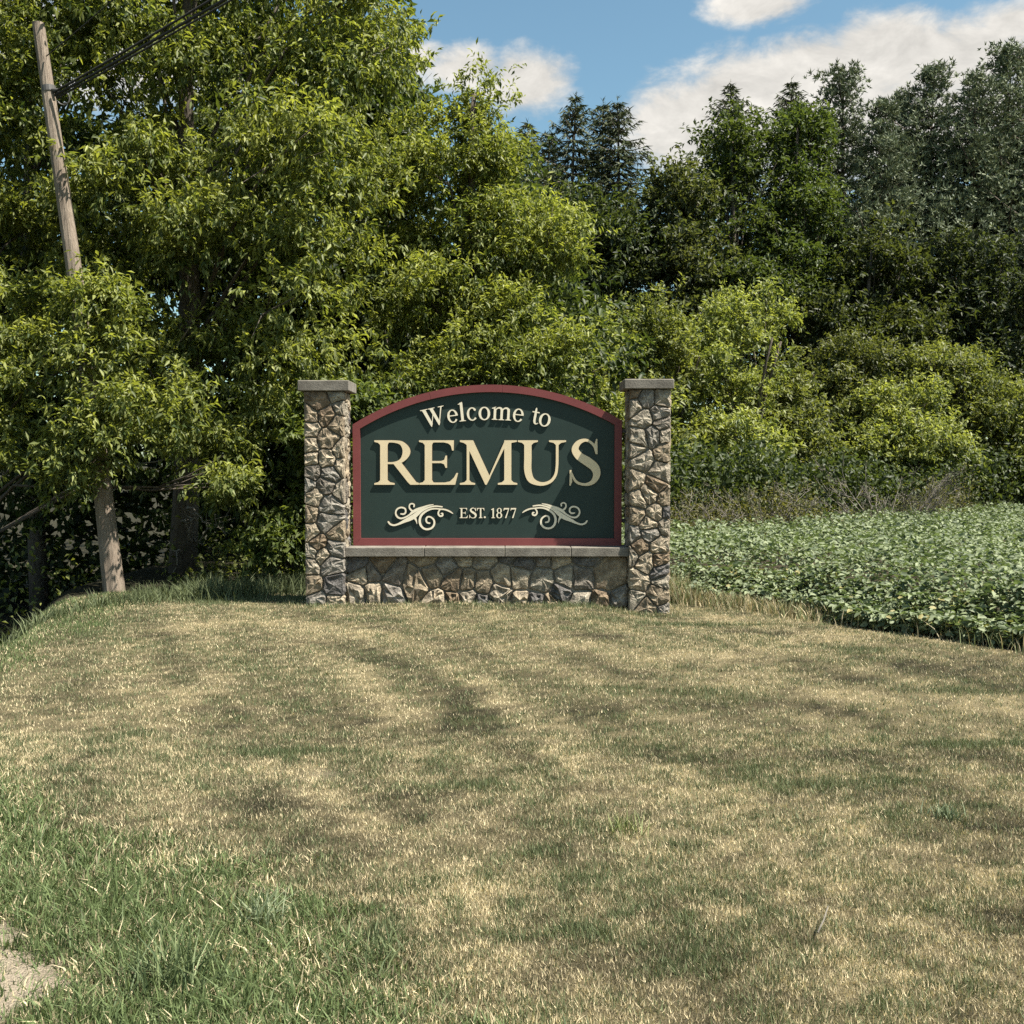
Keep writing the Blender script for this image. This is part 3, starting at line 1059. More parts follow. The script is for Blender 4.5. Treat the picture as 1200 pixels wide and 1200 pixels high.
# ------------------------------------------------------------------ pole and wires
def utility_pole():
    b = P(135, 697, 13.4); t = P(47, 27, 13.7)
    b[2] = float(gz(b[0], b[1])) - .1
    p = thing('utility_pole', 'leaning weathered grey wooden pole half hidden in the leaves', 'pole', None, tuple(b))
    n, m = 20, 16
    V, Fs = [], []
    rnd = random.Random(3)
    ridge = [rnd.uniform(.94, 1.05) for _ in range(n)]
    for i in range(m):
        f = i / (m - 1)
        c = (t - b) * f + np.array([0.03 * math.sin(f * 4), 0, 0])
        r = .122 - .050 * f + (0.012 * (1 - f * 8) if f < .12 else 0)
        for j in range(n):
            a = j * 2 * math.pi / n
            V.append(c + r * (ridge[j] + rnd.uniform(-.015, .015)) * np.array([math.cos(a), math.sin(a), 0]))
    for i in range(m - 1):
        for j in range(n):
            k = (j + 1) % n
            Fs.append((i * n + j, i * n + k, (i + 1) * n + k, (i + 1) * n + j))
    V.append((t - b) + np.array([0, 0, .012])); c = len(V) - 1
    for j in range(n):
        Fs.append(((m - 1) * n + j, (m - 1) * n + (j + 1) % n, c))
    obj('shaft', py_mesh('shaft', V, Fs), M['wood'], p)
    # clamp band and bolt hook where the cables are tied
    f = 0.885
    ax = (t - b)
    c = ax * f
    g = Geo()
    u = ax / np.linalg.norm(ax)
    g.add(tube_geo([c - u * .035, c + u * .035], [.086, .085], 16))
    obj('clamp_band', g.mesh('clamp_band'), M['metal'], p)
    g = Geo()
    th = np.linspace(-2.6, 1.2, 12)
    g.add(tube_geo([c + np.array([.19 + .075 * math.cos(a), -.03, -.12 + .075 * math.sin(a)]) for a in th], .009, 5))
    g.add(tube_geo([c + np.array([.06, -.05, -.02]), c + np.array([.14, -.06, -.03])], [.02, .026], 8))
    obj('cable_hook', g.mesh('cable_hook'), M['metal'], p)
    return b, ax


PB, PAX = utility_pole()


def wires():
    spec = [(0.876, (62, 109), (240, -4), .014, 'upper cable of the three tied to the leaning pole'),
            (0.872, (64, 112), (243, 3), .017, 'middle cable of the three tied to the leaning pole'),
            (0.866, (66, 115), (236, 12), .012, 'lowest cable of the three tied to the leaning pole'),
            (0.938, (54, 66), (118, 4), .007, 'thin single wire tied near the tip of the leaning pole')]
    for f, (u0, v0), (u1, v1), r, lab in spec:
        a = PB + PAX * f + np.array([.05, -.09, 0])
        a[0] = P(u0, v0, a[1])[0]; a[2] = P(u0, v0, a[1])[2]
        q = P(u1, v1, 13.0)
        # climbing line with some sag, steered so its shadow misses the lawn
        s = (q[1] - a[1]) if abs(q[1] - a[1]) > 1e-6 else -1
        d = (q - a)
        L = 4.2
        pts = []
        for t in np.linspace(0, 1, 26):
            e = a + d * t * L
            e[2] += 0.0 * t
            sag = -0.9 * 4 * t * (1 - t) * 0.12
            pts.append(e + np.array([0, 0, sag]))
        pts = np.array(pts)
        g = Geo().add(tube_geo(pts, r, 6))
        o = obj('overhead_cable', g.mesh('overhead_cable', True, origin=tuple(a)), M['cable'])
        o.location = a
        tag(o, lab, 'cable', 'cables strung from the pole')


wires()


# ------------------------------------------------------------------ foliage builders
def unit(v):
    return v / (np.linalg.norm(v, axis=-1, keepdims=True) + 1e-9)


def leaf_geo(pos, dirn, nrm, L, W, fold=0.25, droop=0.15):
    """folded diamond leaves, two triangles each"""
    side = unit(np.cross(dirn, nrm)); up = np.cross(side, dirn)
    mid = pos + dirn * (L * 0.42)[:, None]
    l = mid + side * (W / 2)[:, None] + up * (W * fold)[:, None]
    r = mid - side * (W / 2)[:, None] + up * (W * fold)[:, None]
    tip = pos + dirn * L[:, None] - up * (L * droop)[:, None]
    V = np.stack([pos, l, tip, r], 1).reshape(-1, 3)
    i = np.arange(len(pos)) * 4
    T = np.concatenate([np.stack([i, i + 2, i + 1], 1), np.stack([i, i + 3, i + 2], 1)])
    return V, T


def ell(u, v, d, ru, rv, rd):
    k = d / F_PX
    return P(u, v, d), np.array([ru * k, rd, rv * k])


def sample_dirs(n, rng):
    v = rng.normal(size=(n, 3))
    return unit(v)


def broadleaf(name, label, cat, group, trunk_xy, ells, nl, lobe_r, nspray, nleaf, L, colA, colB, seed, trunk_r=.14, ratio=.42, droop=.5, lean=(0, 0),
              trunk_vis=True, dead=0, spray_r=0.16, stems=1, cull_z=0.05, light=.14):
    rng = np.random.default_rng(seed)
    bx, by = trunk_xy
    bz = float(gz(bx, by))
    loc = np.array([bx, by, bz])
    root = thing(name, label, cat, group, tuple(loc))
    vol = np.array([np.prod(e[1]) ** (2 / 3) for e in ells]); vol = vol / vol.sum()
    cs, rs, ups = [], [], []
    for (c, r), q in zip(ells, vol):
        k = max(3, int(nl * q))
        d = sample_dirs(k, rng)
        rad = rng.uniform(0.25, 1.0, k) ** 0.55 * rng.choice([.75, .95, 1.0, 1.22], k)
        pc = c + d * rad[:, None] * np.maximum(r - lobe_r[0] * 0.6, 0.1)
        cs.append(pc); rs.append(rng.uniform(*lobe_r, k)); ups.append(d)
    C = np.concatenate(cs); LR = np.concatenate(rs)
    nb = len(C)
    tone = rng.uniform(0, 1, nb)
    # sprays
    idx = np.repeat(np.arange(nb), nspray)
    d = sample_dirs(len(idx), rng)
    flip = (d[:, 2] < 0) & (rng.uniform(size=len(idx)) < 0.55)
    d[flip, 2] *= -1
    sq = np.array([1.08, 1.08, 0.78])
    sp = C[idx] + d * (LR[idx] * np.where(rng.uniform(size=len(idx)) < .14, rng.uniform(1.0, 1.55, len(idx)), rng.uniform(0.4, 1.05, len(idx))))[:, None] * sq
    axis = unit(d + np.array([0, 0, .25]) + rng.normal(size=d.shape) * .3)
    young = np.clip(d[:, 2] * .6 + .2 + rng.normal(size=len(idx)) * .25, 0, 1)  # young tips, plus highlights on upper sprays put into the leaf colour
    j = np.repeat(np.arange(len(idx)), nleaf)
    n = len(j)
    t = rng.uniform(0, 1, n)
    ld = unit(axis[j] * .55 + sample_dirs(n, rng) * .85 + np.array([0, 0, -droop]))
    pos = sp[j] + axis[j] * ((t - .4) * spray_r * 1.6)[:, None] + sample_dirs(n, rng) * (spray_r * .45 * rng.uniform(0, 1, n))[:, None]
    nr = unit(np.array([0, 0, 1.0]) + rng.normal(size=(n, 3)) * .55 + axis[j] * .35)
    ln = L * rng.uniform(.65, 1.25, n)
    gnd = gz(pos[:, 0], pos[:, 1])
    keep = pos[:, 2] > gnd + cull_z
    pos, ld, nr, ln, j = pos[keep], ld[keep], nr[keep], ln[keep], j[keep]
    n = len(pos)
    V, T = leaf_geo(pos, ld, nr, ln, ln * ratio * rng.uniform(.8, 1.2, n))
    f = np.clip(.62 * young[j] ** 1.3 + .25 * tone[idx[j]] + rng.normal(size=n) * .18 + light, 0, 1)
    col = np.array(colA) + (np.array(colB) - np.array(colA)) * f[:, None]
    col = col * rng.uniform(.78, 1.2, (n, 1))
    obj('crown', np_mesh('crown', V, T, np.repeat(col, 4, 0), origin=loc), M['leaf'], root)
    # trunk and limbs
    g = Geo()
    tz = max(c[2] + r[2] * (.35 if trunk_r > .12 else -.25) for c, r in ells)
    for s in range(stems):
        ang = rng.uniform(0, 6.28)
        off = np.array([math.cos(ang), math.sin(ang), 0]) * (trunk_r * 1.3 if stems > 1 else 0)
        m = 9
        f = np.linspace(0, 1, m)
        spread = off * 9
        ctr = np.array([np.mean([c[0] for c, r in ells]), np.mean([c[1] for c, r in ells])])
        tr = np.stack([bx + off[0] + (ctr[0] - bx) * f ** 1.6 * .6 + spread[0] * f + .08 * np.sin(f * 7 + ang), by + off[1] + (ctr[1] - by) * f ** 1.6 * .6 + spread[1] * f,
                       bz - .12 + (tz - bz) * f], 1)
        g.add(tube_geo(tr, trunk_r * (1.15 - .95 * f) / (1 if stems == 1 else 1.25) + .01, 9))
        pick = rng.choice(nb, min(nb, max(6, 26 // stems)), replace=False)
        for q in pick:
            tgt = C[q]
            h = np.clip((tgt[2] - bz) * .62 / max(.1, tz - bz), .08, .95) * (m - 1)
            i0 = int(h); st = tr[i0] + (tr[min(i0 + 1, m - 1)] - tr[i0]) * (h - i0)
            mid = (st + tgt) / 2 + np.array([0, 0, .12 * np.linalg.norm(tgt - st)]) + rng.normal(size=3) * .08
            r0 = trunk_r * .22
            pl = np.array([st, st * .55 + mid * .45, mid, mid * .5 + tgt * .5 + rng.normal(size=3) * .05, tgt])
            g.add(tube_geo(pl, np.linspace(r0, .008, 5), 5))
            for w in range(2):
                tip = tgt + rng.normal(size=3) * LR[q] * .6
                g.add(tube_geo([pl[3], (pl[3] + tip) / 2 + rng.normal(size=3) * .04, tip], [.012, .008, .003], 4))
    obj('trunk', g.mesh('trunk', True, origin=loc), M['bark'], root)
    if dead:
        for q in range(dead):
            g = Geo()
            h = rng.uniform(.35, 1.9)
            a = rng.uniform(0, 6.28)
            st = np.array([bx + .1 * math.cos(a), by + .1 * math.sin(a), bz + h])
            dr = unit(np.array([math.cos(a), -abs(math.sin(a)) - .2, rng.uniform(-.15, .45)]))
            ln_ = rng.uniform(.7, 1.6)
            pl = [st + dr * ln_ * s + rng.normal(size=3) * .04 + np.array([0, 0, -.12 * s * s]) for s in np.linspace(0, 1, 6)]
            g.add(tube_geo(pl, np.linspace(.016, .004, 6), 5))
            for w in range(3):
                b = pl[rng.integers(1, 5)]
                tip = b + unit(dr + rng.normal(size=3) * .7) * rng.uniform(.2, .5)
                g.add(tube_geo([b, (b + tip) / 2 + rng.normal(size=3) * .03, tip], [.008, .005, .002], 4))
            obj('dead_branch', g.mesh('dead_branch', True, origin=loc), M['dead_twig'], root)
    return root


def conifer(name, label, group, xy, height, maxr, seed, style='pine', low=0.15, colA=(.035, .05, .02), colB=(.08, .10, .04), dens=1.0):
    rng = np.random.default_rng(seed)
    bx, by = xy
    bz = float(gz(bx, by))
    loc = np.array([bx, by, bz])
    root = thing(name, label, 'tree', group, tuple(loc))
    g = Geo()
    f = np.linspace(0, 1, 8)
    tr = np.stack([bx + .12 * np.sin(f * 5 + seed), by + 0 * f, bz - .1 + height * f * .985], 1)
    g.add(tube_geo(tr, .16 * (1.1 - f) + .012, 8))
    tp, td, tl, tw = [], [], [], []
    h = low * height
    while h < height * .995:
        q = h / height
        if style == 'spruce':
            rad = min(.55 * (height - h), maxr * (1 - q) ** .62) * rng.uniform(.7, 1.2) + .06
            nbr = 7
        else:
            rad = maxr * min(1.0, (1.02 - q) * 2.7) * rng.uniform(.45, 1.15) + .10
            nbr = 6
        a0 = rng.uniform(0, 6.28)
        for b in range(nbr):
            a = a0 + b * 6.283 / nbr + rng.normal() * .2
            rr = rad * rng.uniform(.5, 1.2) if style != 'spruce' or height - h > 2 else rad
            out = np.array([math.cos(a), math.sin(a), 0])
            base = np.array([bx + .12 * math.sin(q * 5 + seed), by, bz + h])
            s = np.linspace(0, 1, 5)
            rise = (-.28 * s + .25 * s ** 2.2) if style == 'spruce' else (.30 * s + .12 * s ** 2)
            if q > .9:
                rise = rise + .55 * s
            pl = base + out * (s * rr)[:, None] + np.array([0, 0, 1.0]) * (rise * rr)[:, None]
            if rr > .35:
                g.add(tube_geo(pl, np.linspace(.03 + .012 * rr, .006, 5), 3, False))
            side = np.array([-math.sin(a), math.cos(a), 0])
            if style == 'spruce':
                k = int((8 + rr * 22) * dens)
                s = rng.uniform(.12, 1.0, k)
                p = np.stack([np.interp(s, np.linspace(0, 1, 5), pl[:, c]) for c in range(3)], 1)
                sg = rng.choice([-1, 1], k)
                sp = rng.uniform(0, .34, k) * rr * (1.1 - s)
                p = p + side * (sg * sp)[:, None] + np.array([0, 0, -1.0]) * (sp * .35)[:, None]
                dd = unit(out * .7 + side * (sg * .6)[:, None] + np.array([0, 0, -1.0]) * rng.uniform(.0, 1.0, k)[:, None] + rng.normal(size=(k, 3)) * .3)
                tp.append(p); td.append(dd); tl.append(rng.uniform(.16, .36, k)); tw.append(rng.uniform(.04, .07, k))
            else:
                kc = int((2.4 + rr * 4.4) * dens)
                s = rng.uniform(.25, 1.05, kc)
                p = np.stack([np.interp(s, np.linspace(0, 1, 5), pl[:, c]) for c in range(3)], 1)
                p = p + side * (rng.normal(size=kc) * .24 * rr)[:, None] + np.array([0, 0, 1.0]) * (rng.normal(size=kc) * .13 * rr + .06)[:, None]
                kt = 7
                p = np.repeat(p, kt, 0) + rng.normal(size=(kc * kt, 3)) * np.array([.17, .17, .10])
                k, kk = kc * kt, 5
                p = np.repeat(p, kk, 0)
                dd = unit(sample_dirs(k * kk, rng) + out * .3 + np.array([0, 0, .6]))
                tp.append(p + dd * .02); td.append(dd); tl.append(rng.uniform(.12, .22, k * kk)); tw.append(rng.uniform(.045, .075, k * kk))
        h += rng.uniform(.24, .36) if style == 'spruce' else rng.uniform(.38, .6)
    if True:                                   # leader shoot
        k = 40
        top = np.array([bx + .12 * math.sin(5 + seed), by, bz + height])
        tp.append(top + np.array([0, 0, 1.0]) * rng.uniform(-.9, .1, (k, 1))); td.append(unit(rng.normal(size=(k, 3)) * .7 + np.array([0, 0, .8])))
        tl.append(rng.uniform(.12, .26, k)); tw.append(np.full(k, .035))
    p, d, l, w = np.concatenate(tp), np.concatenate(td), np.concatenate(tl), np.concatenate(tw)
    n = len(p)
    sd = unit(np.cross(d, rng.normal(size=(n, 3))))
    V = np.stack([p - sd * (w / 2)[:, None], p + sd * (w / 2)[:, None], p + d * l[:, None]], 1).reshape(-1, 3)
    i = np.arange(n) * 3
    T = np.stack([i, i + 1, i + 2], 1)
    c = np.array(colA) + (np.array(colB) - np.array(colA)) * rng.uniform(0, 1, (n, 1))
    c = c * (.75 + .5 * fbm(p[:, 0] * .8 + p[:, 1], p[:, 2] * .8, seed, 2))[:, None]
    obj('crown', np_mesh('crown', V, T, np.repeat(c, 3, 0), origin=loc), M['needle'], root)
    obj('trunk', g.mesh('trunk', True, origin=loc), M['bark'], root)
    return root


def dead_shrub(label, xy, rad, height, seed, leaves=0, stems=16):
    rng = np.random.default_rng(seed)
    bx, by = xy
    bz = float(gz(bx, by)); loc = np.array([bx, by, bz])
    root = thing('brushy_shrub', label, 'shrub', 'grey shrubs behind the bean field', tuple(loc))
    g = Geo()
    tips = []
    for s in range(stems):
        a = rng.uniform(0, 6.28)
        st = loc + np.array([math.cos(a), math.sin(a), 0]) * rad * rng.uniform(0, .45)
        d = unit(np.array([math.cos(a) * .75, math.sin(a) * .75, rng.uniform(.6, 1.4)]))
        ln = height * rng.uniform(.7, 1.2)
        pl = [st + d * ln * t + rng.normal(size=3) * .05 * t for t in np.linspace(0, 1, 6)]
        g.add(tube_geo(pl, np.linspace(.016, .005, 6), 4, False))
        for w in range(9):
            i = rng.integers(1, 6)
            b = pl[i]
            e = b + unit(d + rng.normal(size=3) * .38) * rng.uniform(.25, .6) * height * .5
            g.add(tube_geo([b, (b + e) / 2 + rng.normal(size=3) * .03, e], [.008, .006, .003], 3, False))
            tips.append(e); tips.append((b + e) / 2)
            for w2 in range(2):
                e2 = e + unit(e - b + rng.normal(size=3) * .25) * .16
                g.add(tube_geo([(b + e) / 2, e2], [.005, .0025], 3, False)); tips.append(e2)
    obj('branches', g.mesh('branches', True, origin=loc), M['dead_twig'], root)
    if leaves:
        tips = np.array(tips)
        j = rng.integers(0, len(tips), leaves)
        pos = tips[j] + rng.normal(size=(leaves, 3)) * .12 - np.array([0, 0, .15])
        pos[:, 2] = np.maximum(pos[:, 2], bz + .1)
        ln = rng.uniform(.05, .10, leaves)
        V, T = leaf_geo(pos, sample_dirs(leaves, rng), unit(rng.normal(size=(leaves, 3)) + np.array([0, 0, 1.])), ln, ln * .45)
        col = (np.array([.085, .09, .04]) + rng.uniform(0, 1, (leaves, 1)) * np.array([.06, .045, .015]))
        obj('leaves', np_mesh('leaves', V, T, np.repeat(col, 4, 0), origin=loc), M['leaf'], root)


# ------------------------------------------------------------------ trees on the left
YG_A, YG_B = (.046, .073, .023), (.315, .335, .095)      # box elder: leaf with shade in its colour .. young, highlighted yellow-green leaf
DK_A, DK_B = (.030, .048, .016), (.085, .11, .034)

broadleaf('tall_tree', 'tall yellow-green leafy tree rising behind the leaning pole', 'tree', 'leafy trees beside the lawn', (P(215, 640, 15.8)[0], 15.8),
          [ell(240, 60, 16.0, 240, 190, 2.3), ell(130, 250, 14.9, 180, 150, 1.2), ell(330, 250, 15.2, 150, 170, 1.7), ell(425, 100, 15.6, 75, 150, 1.3),
           ell(190, 420, 14.9, 150, 90, 1.0), ell(330, 440, 15.0, 100, 80, 1.1), ell(250, 530, 14.5, 80, 35, .6), ell(215, -140, 16.4, 250, 120, 2.2)],
          170, (.36, .78), 57, 12, .113, YG_A, YG_B, 101, trunk_r=.17, dead=9, ratio=.34, droop=.75)
broadleaf('leaning_tree', 'leafy tree with drooping bright foliage hanging beside the pole near shaded ditch', 'tree', 'leafy trees beside the lawn', (P(-70, 640, 14.4)[0], 14.4),
          [ell(-30, 400, 13.4, 95, 120, .9), ell(-60, 200, 14.6, 150, 130, 1.4), ell(-20, 60, 15.0, 110, 110, 1.2), ell(120, 480, 12.95, 70, 60, .40), ell(75, 560, 12.9, 45, 25, .3),
           ell(110, 380, 13.0, 70, 55, .3), ell(-70, -60, 15.2, 150, 120, 1.5), ell(250, 560, 13.4, 60, 40, .35), ell(100, 350, 13.0, 42, 26, .2), ell(108, 430, 12.95, 48, 50, .25), ell(118, 525, 12.95, 50, 40, .22), ell(190, 500, 13.3, 70, 70, .35), ell(20, 510, 13.2, 70, 70, .4)],
          118, (.22, .46), 42, 12, .10, YG_A, YG_B, 102, ratio=.34, trunk_r=.13, dead=4)
broadleaf('slender_tree', 'slender leafy tree with a pointed top rising behind the green board', 'tree', 'leafy trees beside the lawn', (P(555, 640, 17.3)[0], 17.3),
          [ell(553, 125, 17.4, 34, 45, .45), ell(560, 200, 17.4, 62, 70, .8), ell(590, 290, 17.2, 90, 60, 1.1), ell(655, 300, 17.0, 42, 40, .5), ell(540, 370, 16.8, 105, 70, 1.2),
           ell(600, 430, 16.6, 90, 60, 1.0), ell(480, 250, 17.2, 70, 120, 1.0), ell(520, 450, 16.0, 70, 50, .6)],
          120, (.26, .54), 48, 12, .102, YG_A, YG_B, 103, ratio=.34, trunk_r=.13)
broadleaf('leafy_shrub', 'leafy shrub growing tight behind the pillar next to the pole', 'shrub', None, (P(372, 690, 13.9)[0], 13.9),
          [ell(372, 560, 13.9, 42, 110, .5), ell(415, 480, 13.9, 22, 40, .3), ell(330, 640, 13.8, 40, 40, .4)],
          46, (.18, .30), 34, 10, .10, YG_A, (.16, .19, .05), 104, trunk_r=.05, cull_z=.03)
# darker trees packed behind them
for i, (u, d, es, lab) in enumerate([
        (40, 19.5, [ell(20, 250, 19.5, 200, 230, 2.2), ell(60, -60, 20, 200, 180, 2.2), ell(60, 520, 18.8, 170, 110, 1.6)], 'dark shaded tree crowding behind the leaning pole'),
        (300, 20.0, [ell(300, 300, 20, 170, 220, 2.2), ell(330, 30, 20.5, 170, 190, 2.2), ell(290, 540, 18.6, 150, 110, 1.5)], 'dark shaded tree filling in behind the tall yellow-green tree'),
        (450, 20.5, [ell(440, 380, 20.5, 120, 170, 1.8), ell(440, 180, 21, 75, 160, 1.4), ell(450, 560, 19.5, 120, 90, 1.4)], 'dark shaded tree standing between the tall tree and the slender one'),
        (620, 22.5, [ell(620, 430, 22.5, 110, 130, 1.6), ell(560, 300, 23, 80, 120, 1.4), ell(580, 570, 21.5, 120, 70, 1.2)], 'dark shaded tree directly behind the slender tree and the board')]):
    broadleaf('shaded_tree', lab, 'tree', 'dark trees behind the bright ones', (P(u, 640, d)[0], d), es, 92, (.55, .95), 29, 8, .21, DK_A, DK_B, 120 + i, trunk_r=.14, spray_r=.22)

# far trunk, thin, seen in the dark hollow
# ------------------------------------------------------------------ bright young trees beyond the field
BR_A, BR_B = (.057, .083, .029), (.285, .305, .105)
young = [
    (690, 25, [ell(680, 420, 25, 75, 70, 1.4), ell(705, 520, 24.5, 85, 65, 1.3), ell(640, 470, 24.6, 60, 70, 1.1)], 'bright young tree showing above the board right beside the pillar top'),
    (765, 26.5, [ell(755, 400, 26.5, 55, 50, 1.2), ell(775, 480, 26, 65, 75, 1.3), ell(770, 550, 24.6, 80, 40, 1)], 'bright young tree rising straight behind the pillar by the field'),
    (862, 27.5, [ell(862, 385, 27.5, 68, 48, 1.4), ell(850, 440, 27, 75, 50, 1.4), ell(855, 515, 26.4, 80, 55, 1.3), ell(880, 555, 25.4, 60, 30, .9)], 'bright rounded young tree standing highest beyond the bean field'),
    (925, 29.0, [ell(912, 465, 28.6, 34, 45, 1.0), ell(930, 520, 28.2, 45, 60, 1.2)], 'narrow yellow-green young tree between two rounded bright crowns'),
    (1000, 31.0, [ell(1000, 425, 31, 44, 36, 1.2), ell(985, 485, 30.6, 50, 60, 1.3)], 'duller olive young tree set back between the bright crowns'),
    (1060, 30.0, [ell(1055, 492, 30, 85, 52, 1.6), ell(1075, 530, 29.4, 75, 40, 1.4), ell(1010, 535, 29.0, 50, 45, 1.0)], 'broad bright young tree above the pale leafless shrub'),
    (1115, 32.0, [ell(1105, 432, 32, 45, 38, 1.3), ell(1125, 480, 31.6, 70, 50, 1.5)], 'bright young tree leaning out from the dark pines'),
    (1200, 32.5, [ell(1190, 492, 32.5, 60, 50, 1.5), ell(1215, 540, 32, 60, 50, 1.5)], 'bright spreading young tree over a dark hollow at the field end')]
for i, (u, d, es, lab) in enumerate(young):
    k = [1.05, .8, 1.12, .72, .55, 1.08, .78, .88][i]
    broadleaf('young_tree', lab, 'tree', 'bright young trees beyond the field', (P(u, 640, d)[0], d), es, 112, (.24, .56), 19, 10, .136, tuple(x * k for x in BR_A), tuple(x * k for x in BR_B),
              140 + i, trunk_r=.08, spray_r=.2, stems=2, droop=.3, light=.22)

# ------------------------------------------------------------------ tall woods at the back
for i, (u, topv, d, r, lab) in enumerate([
        (598, 158, 41, 2.0, 'dark spruce half hidden by the slender tree'),
        (622, 145, 40, 1.9, 'dark spruce with the shortest tip of the spruce clump'),
        (645, 150, 42.5, 2.0, 'dark spruce set deepest in the spruce clump'),
        (672, 112, 41, 2.1, 'dark spruce with the highest pointed tip of the clump'),
        (703, 118, 42, 1.9, 'dark spruce squeezed in the middle of the spruce clump'),
        (722, 115, 41, 2.0, 'dark spruce with sparse tip at the outer edge of the clump'),
        (858, 98, 44, 2.2, 'spruce tip rising beside rounded leafy trees against the cloud'),
        (931, 95, 45, 2.2, 'dark spruce spire behind the leafy oak-like crown')]):
    c = P(u, topv, d)
    conifer('spruce_tree', lab, 'spruces in the back woods', (c[0], d), c[2] - float(gz(c[0], d)), r * 1.85, 200 + i, 'spruce', .25, (.028, .039, .014), (.078, .092, .036), 1.15)
for i, (u, topv, d, r, lab) in enumerate([
        (992, 80, 42, 2.6, 'open-crowned pine with a feathery tip beside the spruce spire'),
        (1035, 130, 40, 2.6, 'pine with a lower tip tucked between two taller pines'),
        (1092, 78, 42, 2.9, 'broad pine with a rounded feathery top against white cloud'),
        (1140, 92, 40, 2.6, 'bushy pine with dead grey branches low inside'),
        (1178, 62, 41, 2.7, 'tallest pine with spread candle-like upper shoots'),
        (1062, 112, 43, 2.3, 'slim pine filling the notch behind two open crowns'),
        (1215, 72, 42, 2.6, 'dense pine shouldering up against the tallest one'),
        (1250, 85, 40, 2.8, 'pine at the end of the row leaning past the others')]):
    c = P(u, topv, d)
    conifer('pine_tree', lab, 'pines in the back woods', (c[0], d), c[2] - float(gz(c[0], d)), r * 1.15, 220 + i, 'pine', .2, (.056, .078, .046), (.18, .205, .115), .82)
for i, (u, d, es, lab, ca, cb) in enumerate([
        (780, 37, [ell(785, 260, 37, 50, 70, 1.6), ell(790, 340, 36.5, 60, 70, 1.6)], 'thin pale-leaved tree under the cloud next to the spruces', (.045, .06, .028), (.115, .125, .055)),
        (860, 38, [ell(860, 190, 39, 60, 55, 1.8), ell(850, 270, 38, 75, 75, 2.0), ell(860, 350, 37, 70, 60, 1.8)], 'rounded dark leafy tree below the lone spruce tip', (.032, .05, .018), (.095, .12, .04)),
        (930, 39, [ell(930, 165, 40, 50, 50, 1.8), ell(935, 240, 39, 62, 75, 2.0), ell(930, 330, 38, 65, 70, 1.9)], 'rounded dark leafy tree beside the first open pine', (.032, .052, .018), (.10, .13, .042)),
        (1010, 36, [ell(1035, 320, 37, 50, 70, 1.6), ell(985, 385, 36, 55, 55, 1.6), ell(1060, 400, 36, 50, 50, 1.5)], 'low dense dark tree under the pines', (.03, .042, .016), (.085, .098, .036)),
        (700, 36, [ell(710, 320, 36, 60, 80, 1.8), ell(640, 300, 37, 60, 90, 1.8)], 'dark leafy tree at the foot of the spruce clump', (.026, .04, .016), (.075, .095, .036)),
        (1150, 37, [ell(1135, 350, 37.5, 50, 80, 1.6), ell(1190, 400, 36.5, 60, 90, 1.6), ell(1130, 440, 36, 60, 50, 1.5)], 'dark leafy tree below the tallest pine', (.026, .038, .018), (.07, .085, .038))]):
    broadleaf('back_tree', lab, 'tree', 'dark leafy trees in the back woods', (P(u, 640, d)[0], d), es, 105, (.38, .85), 19, 9, .205, tuple(1.05 * x for x in ca), tuple(1.0 * x for x in cb), 240 + i, trunk_r=.15, spray_r=.26, droop=.2)


# a closing mass of woods behind everything, too deep in shade to tell apart
def back_woods():
    rng = np.random.default_rng(77)
    n = 18000
    x = rng.uniform(-34, 46, n)
    yb = 27 + np.clip(x - 2, -2, 12) * 1.35 + np.where(x < 0, 0, 0)
    y = yb + 4 + rng.uniform(0, 8, n)
    hmax = np.where(x > 11, 11.5, np.where(x > 2, 8.5, 9.5)) * (.8 + .4 * fbm(x * .4, x * 0 + 3, 9, 3))
    hmax = np.where((x > 1) & (x < 8.0), 6.5, hmax)
    z = rng.uniform(0.1, 1, n) ** .8 * hmax
    pos = np.stack([x, y, z], 1)
    ln = rng.uniform(.22, .42, n)
    extra = []
    for (m, xa, xb, off0, off1, zt) in ((22000, -17, 1, 0, 0, 9.5), (26000, 1.5, 18, 1.7, 4.7, 1.9)):
        ex = rng.uniform(xa, xb, m)
        ey = rng.uniform(19.5, 25, m) if off1 == 0 else np.interp(ex, [1.5, 2.7, 12.2, 34], [18.2, 18.9, 27.2, 44]) + rng.uniform(off0, off1, m)
        ez = gz(ex, ey) + rng.uniform(0, 1, m) ** (1.3 if zt > 5 else .8) * zt * (.6 + .7 * fbm(ex * .9, ey * .9, 15, 2)) * np.where((ex > -5) & (ex < 1.2) & (zt > 5), .5, 1.0)
        extra.append(np.stack([ex, ey, ez], 1))
    pos = np.concatenate([pos] + extra); n = len(pos)
    ln = rng.uniform(.20, .40, n); ln[-26000:] *= .45; ln[-48000:-26000] *= .85
    V, T = leaf_geo(pos, unit(rng.normal(size=(n, 3)) + np.array([0, 0, -.3])), unit(rng.normal(size=(n, 3)) + np.array([0, -.5, .8])), ln, ln * .6)
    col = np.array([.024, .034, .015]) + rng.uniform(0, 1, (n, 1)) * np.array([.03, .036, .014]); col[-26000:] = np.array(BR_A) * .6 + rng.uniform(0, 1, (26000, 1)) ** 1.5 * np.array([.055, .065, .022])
    o = obj('distant_woods', np_mesh('distant_woods', V, T, np.repeat(col, 4, 0)), M['leaf'])
    kind(o, 'stuff')
    tag(o, 'dim mass of woodland leaves deep behind the trees', 'woods')


back_woods()

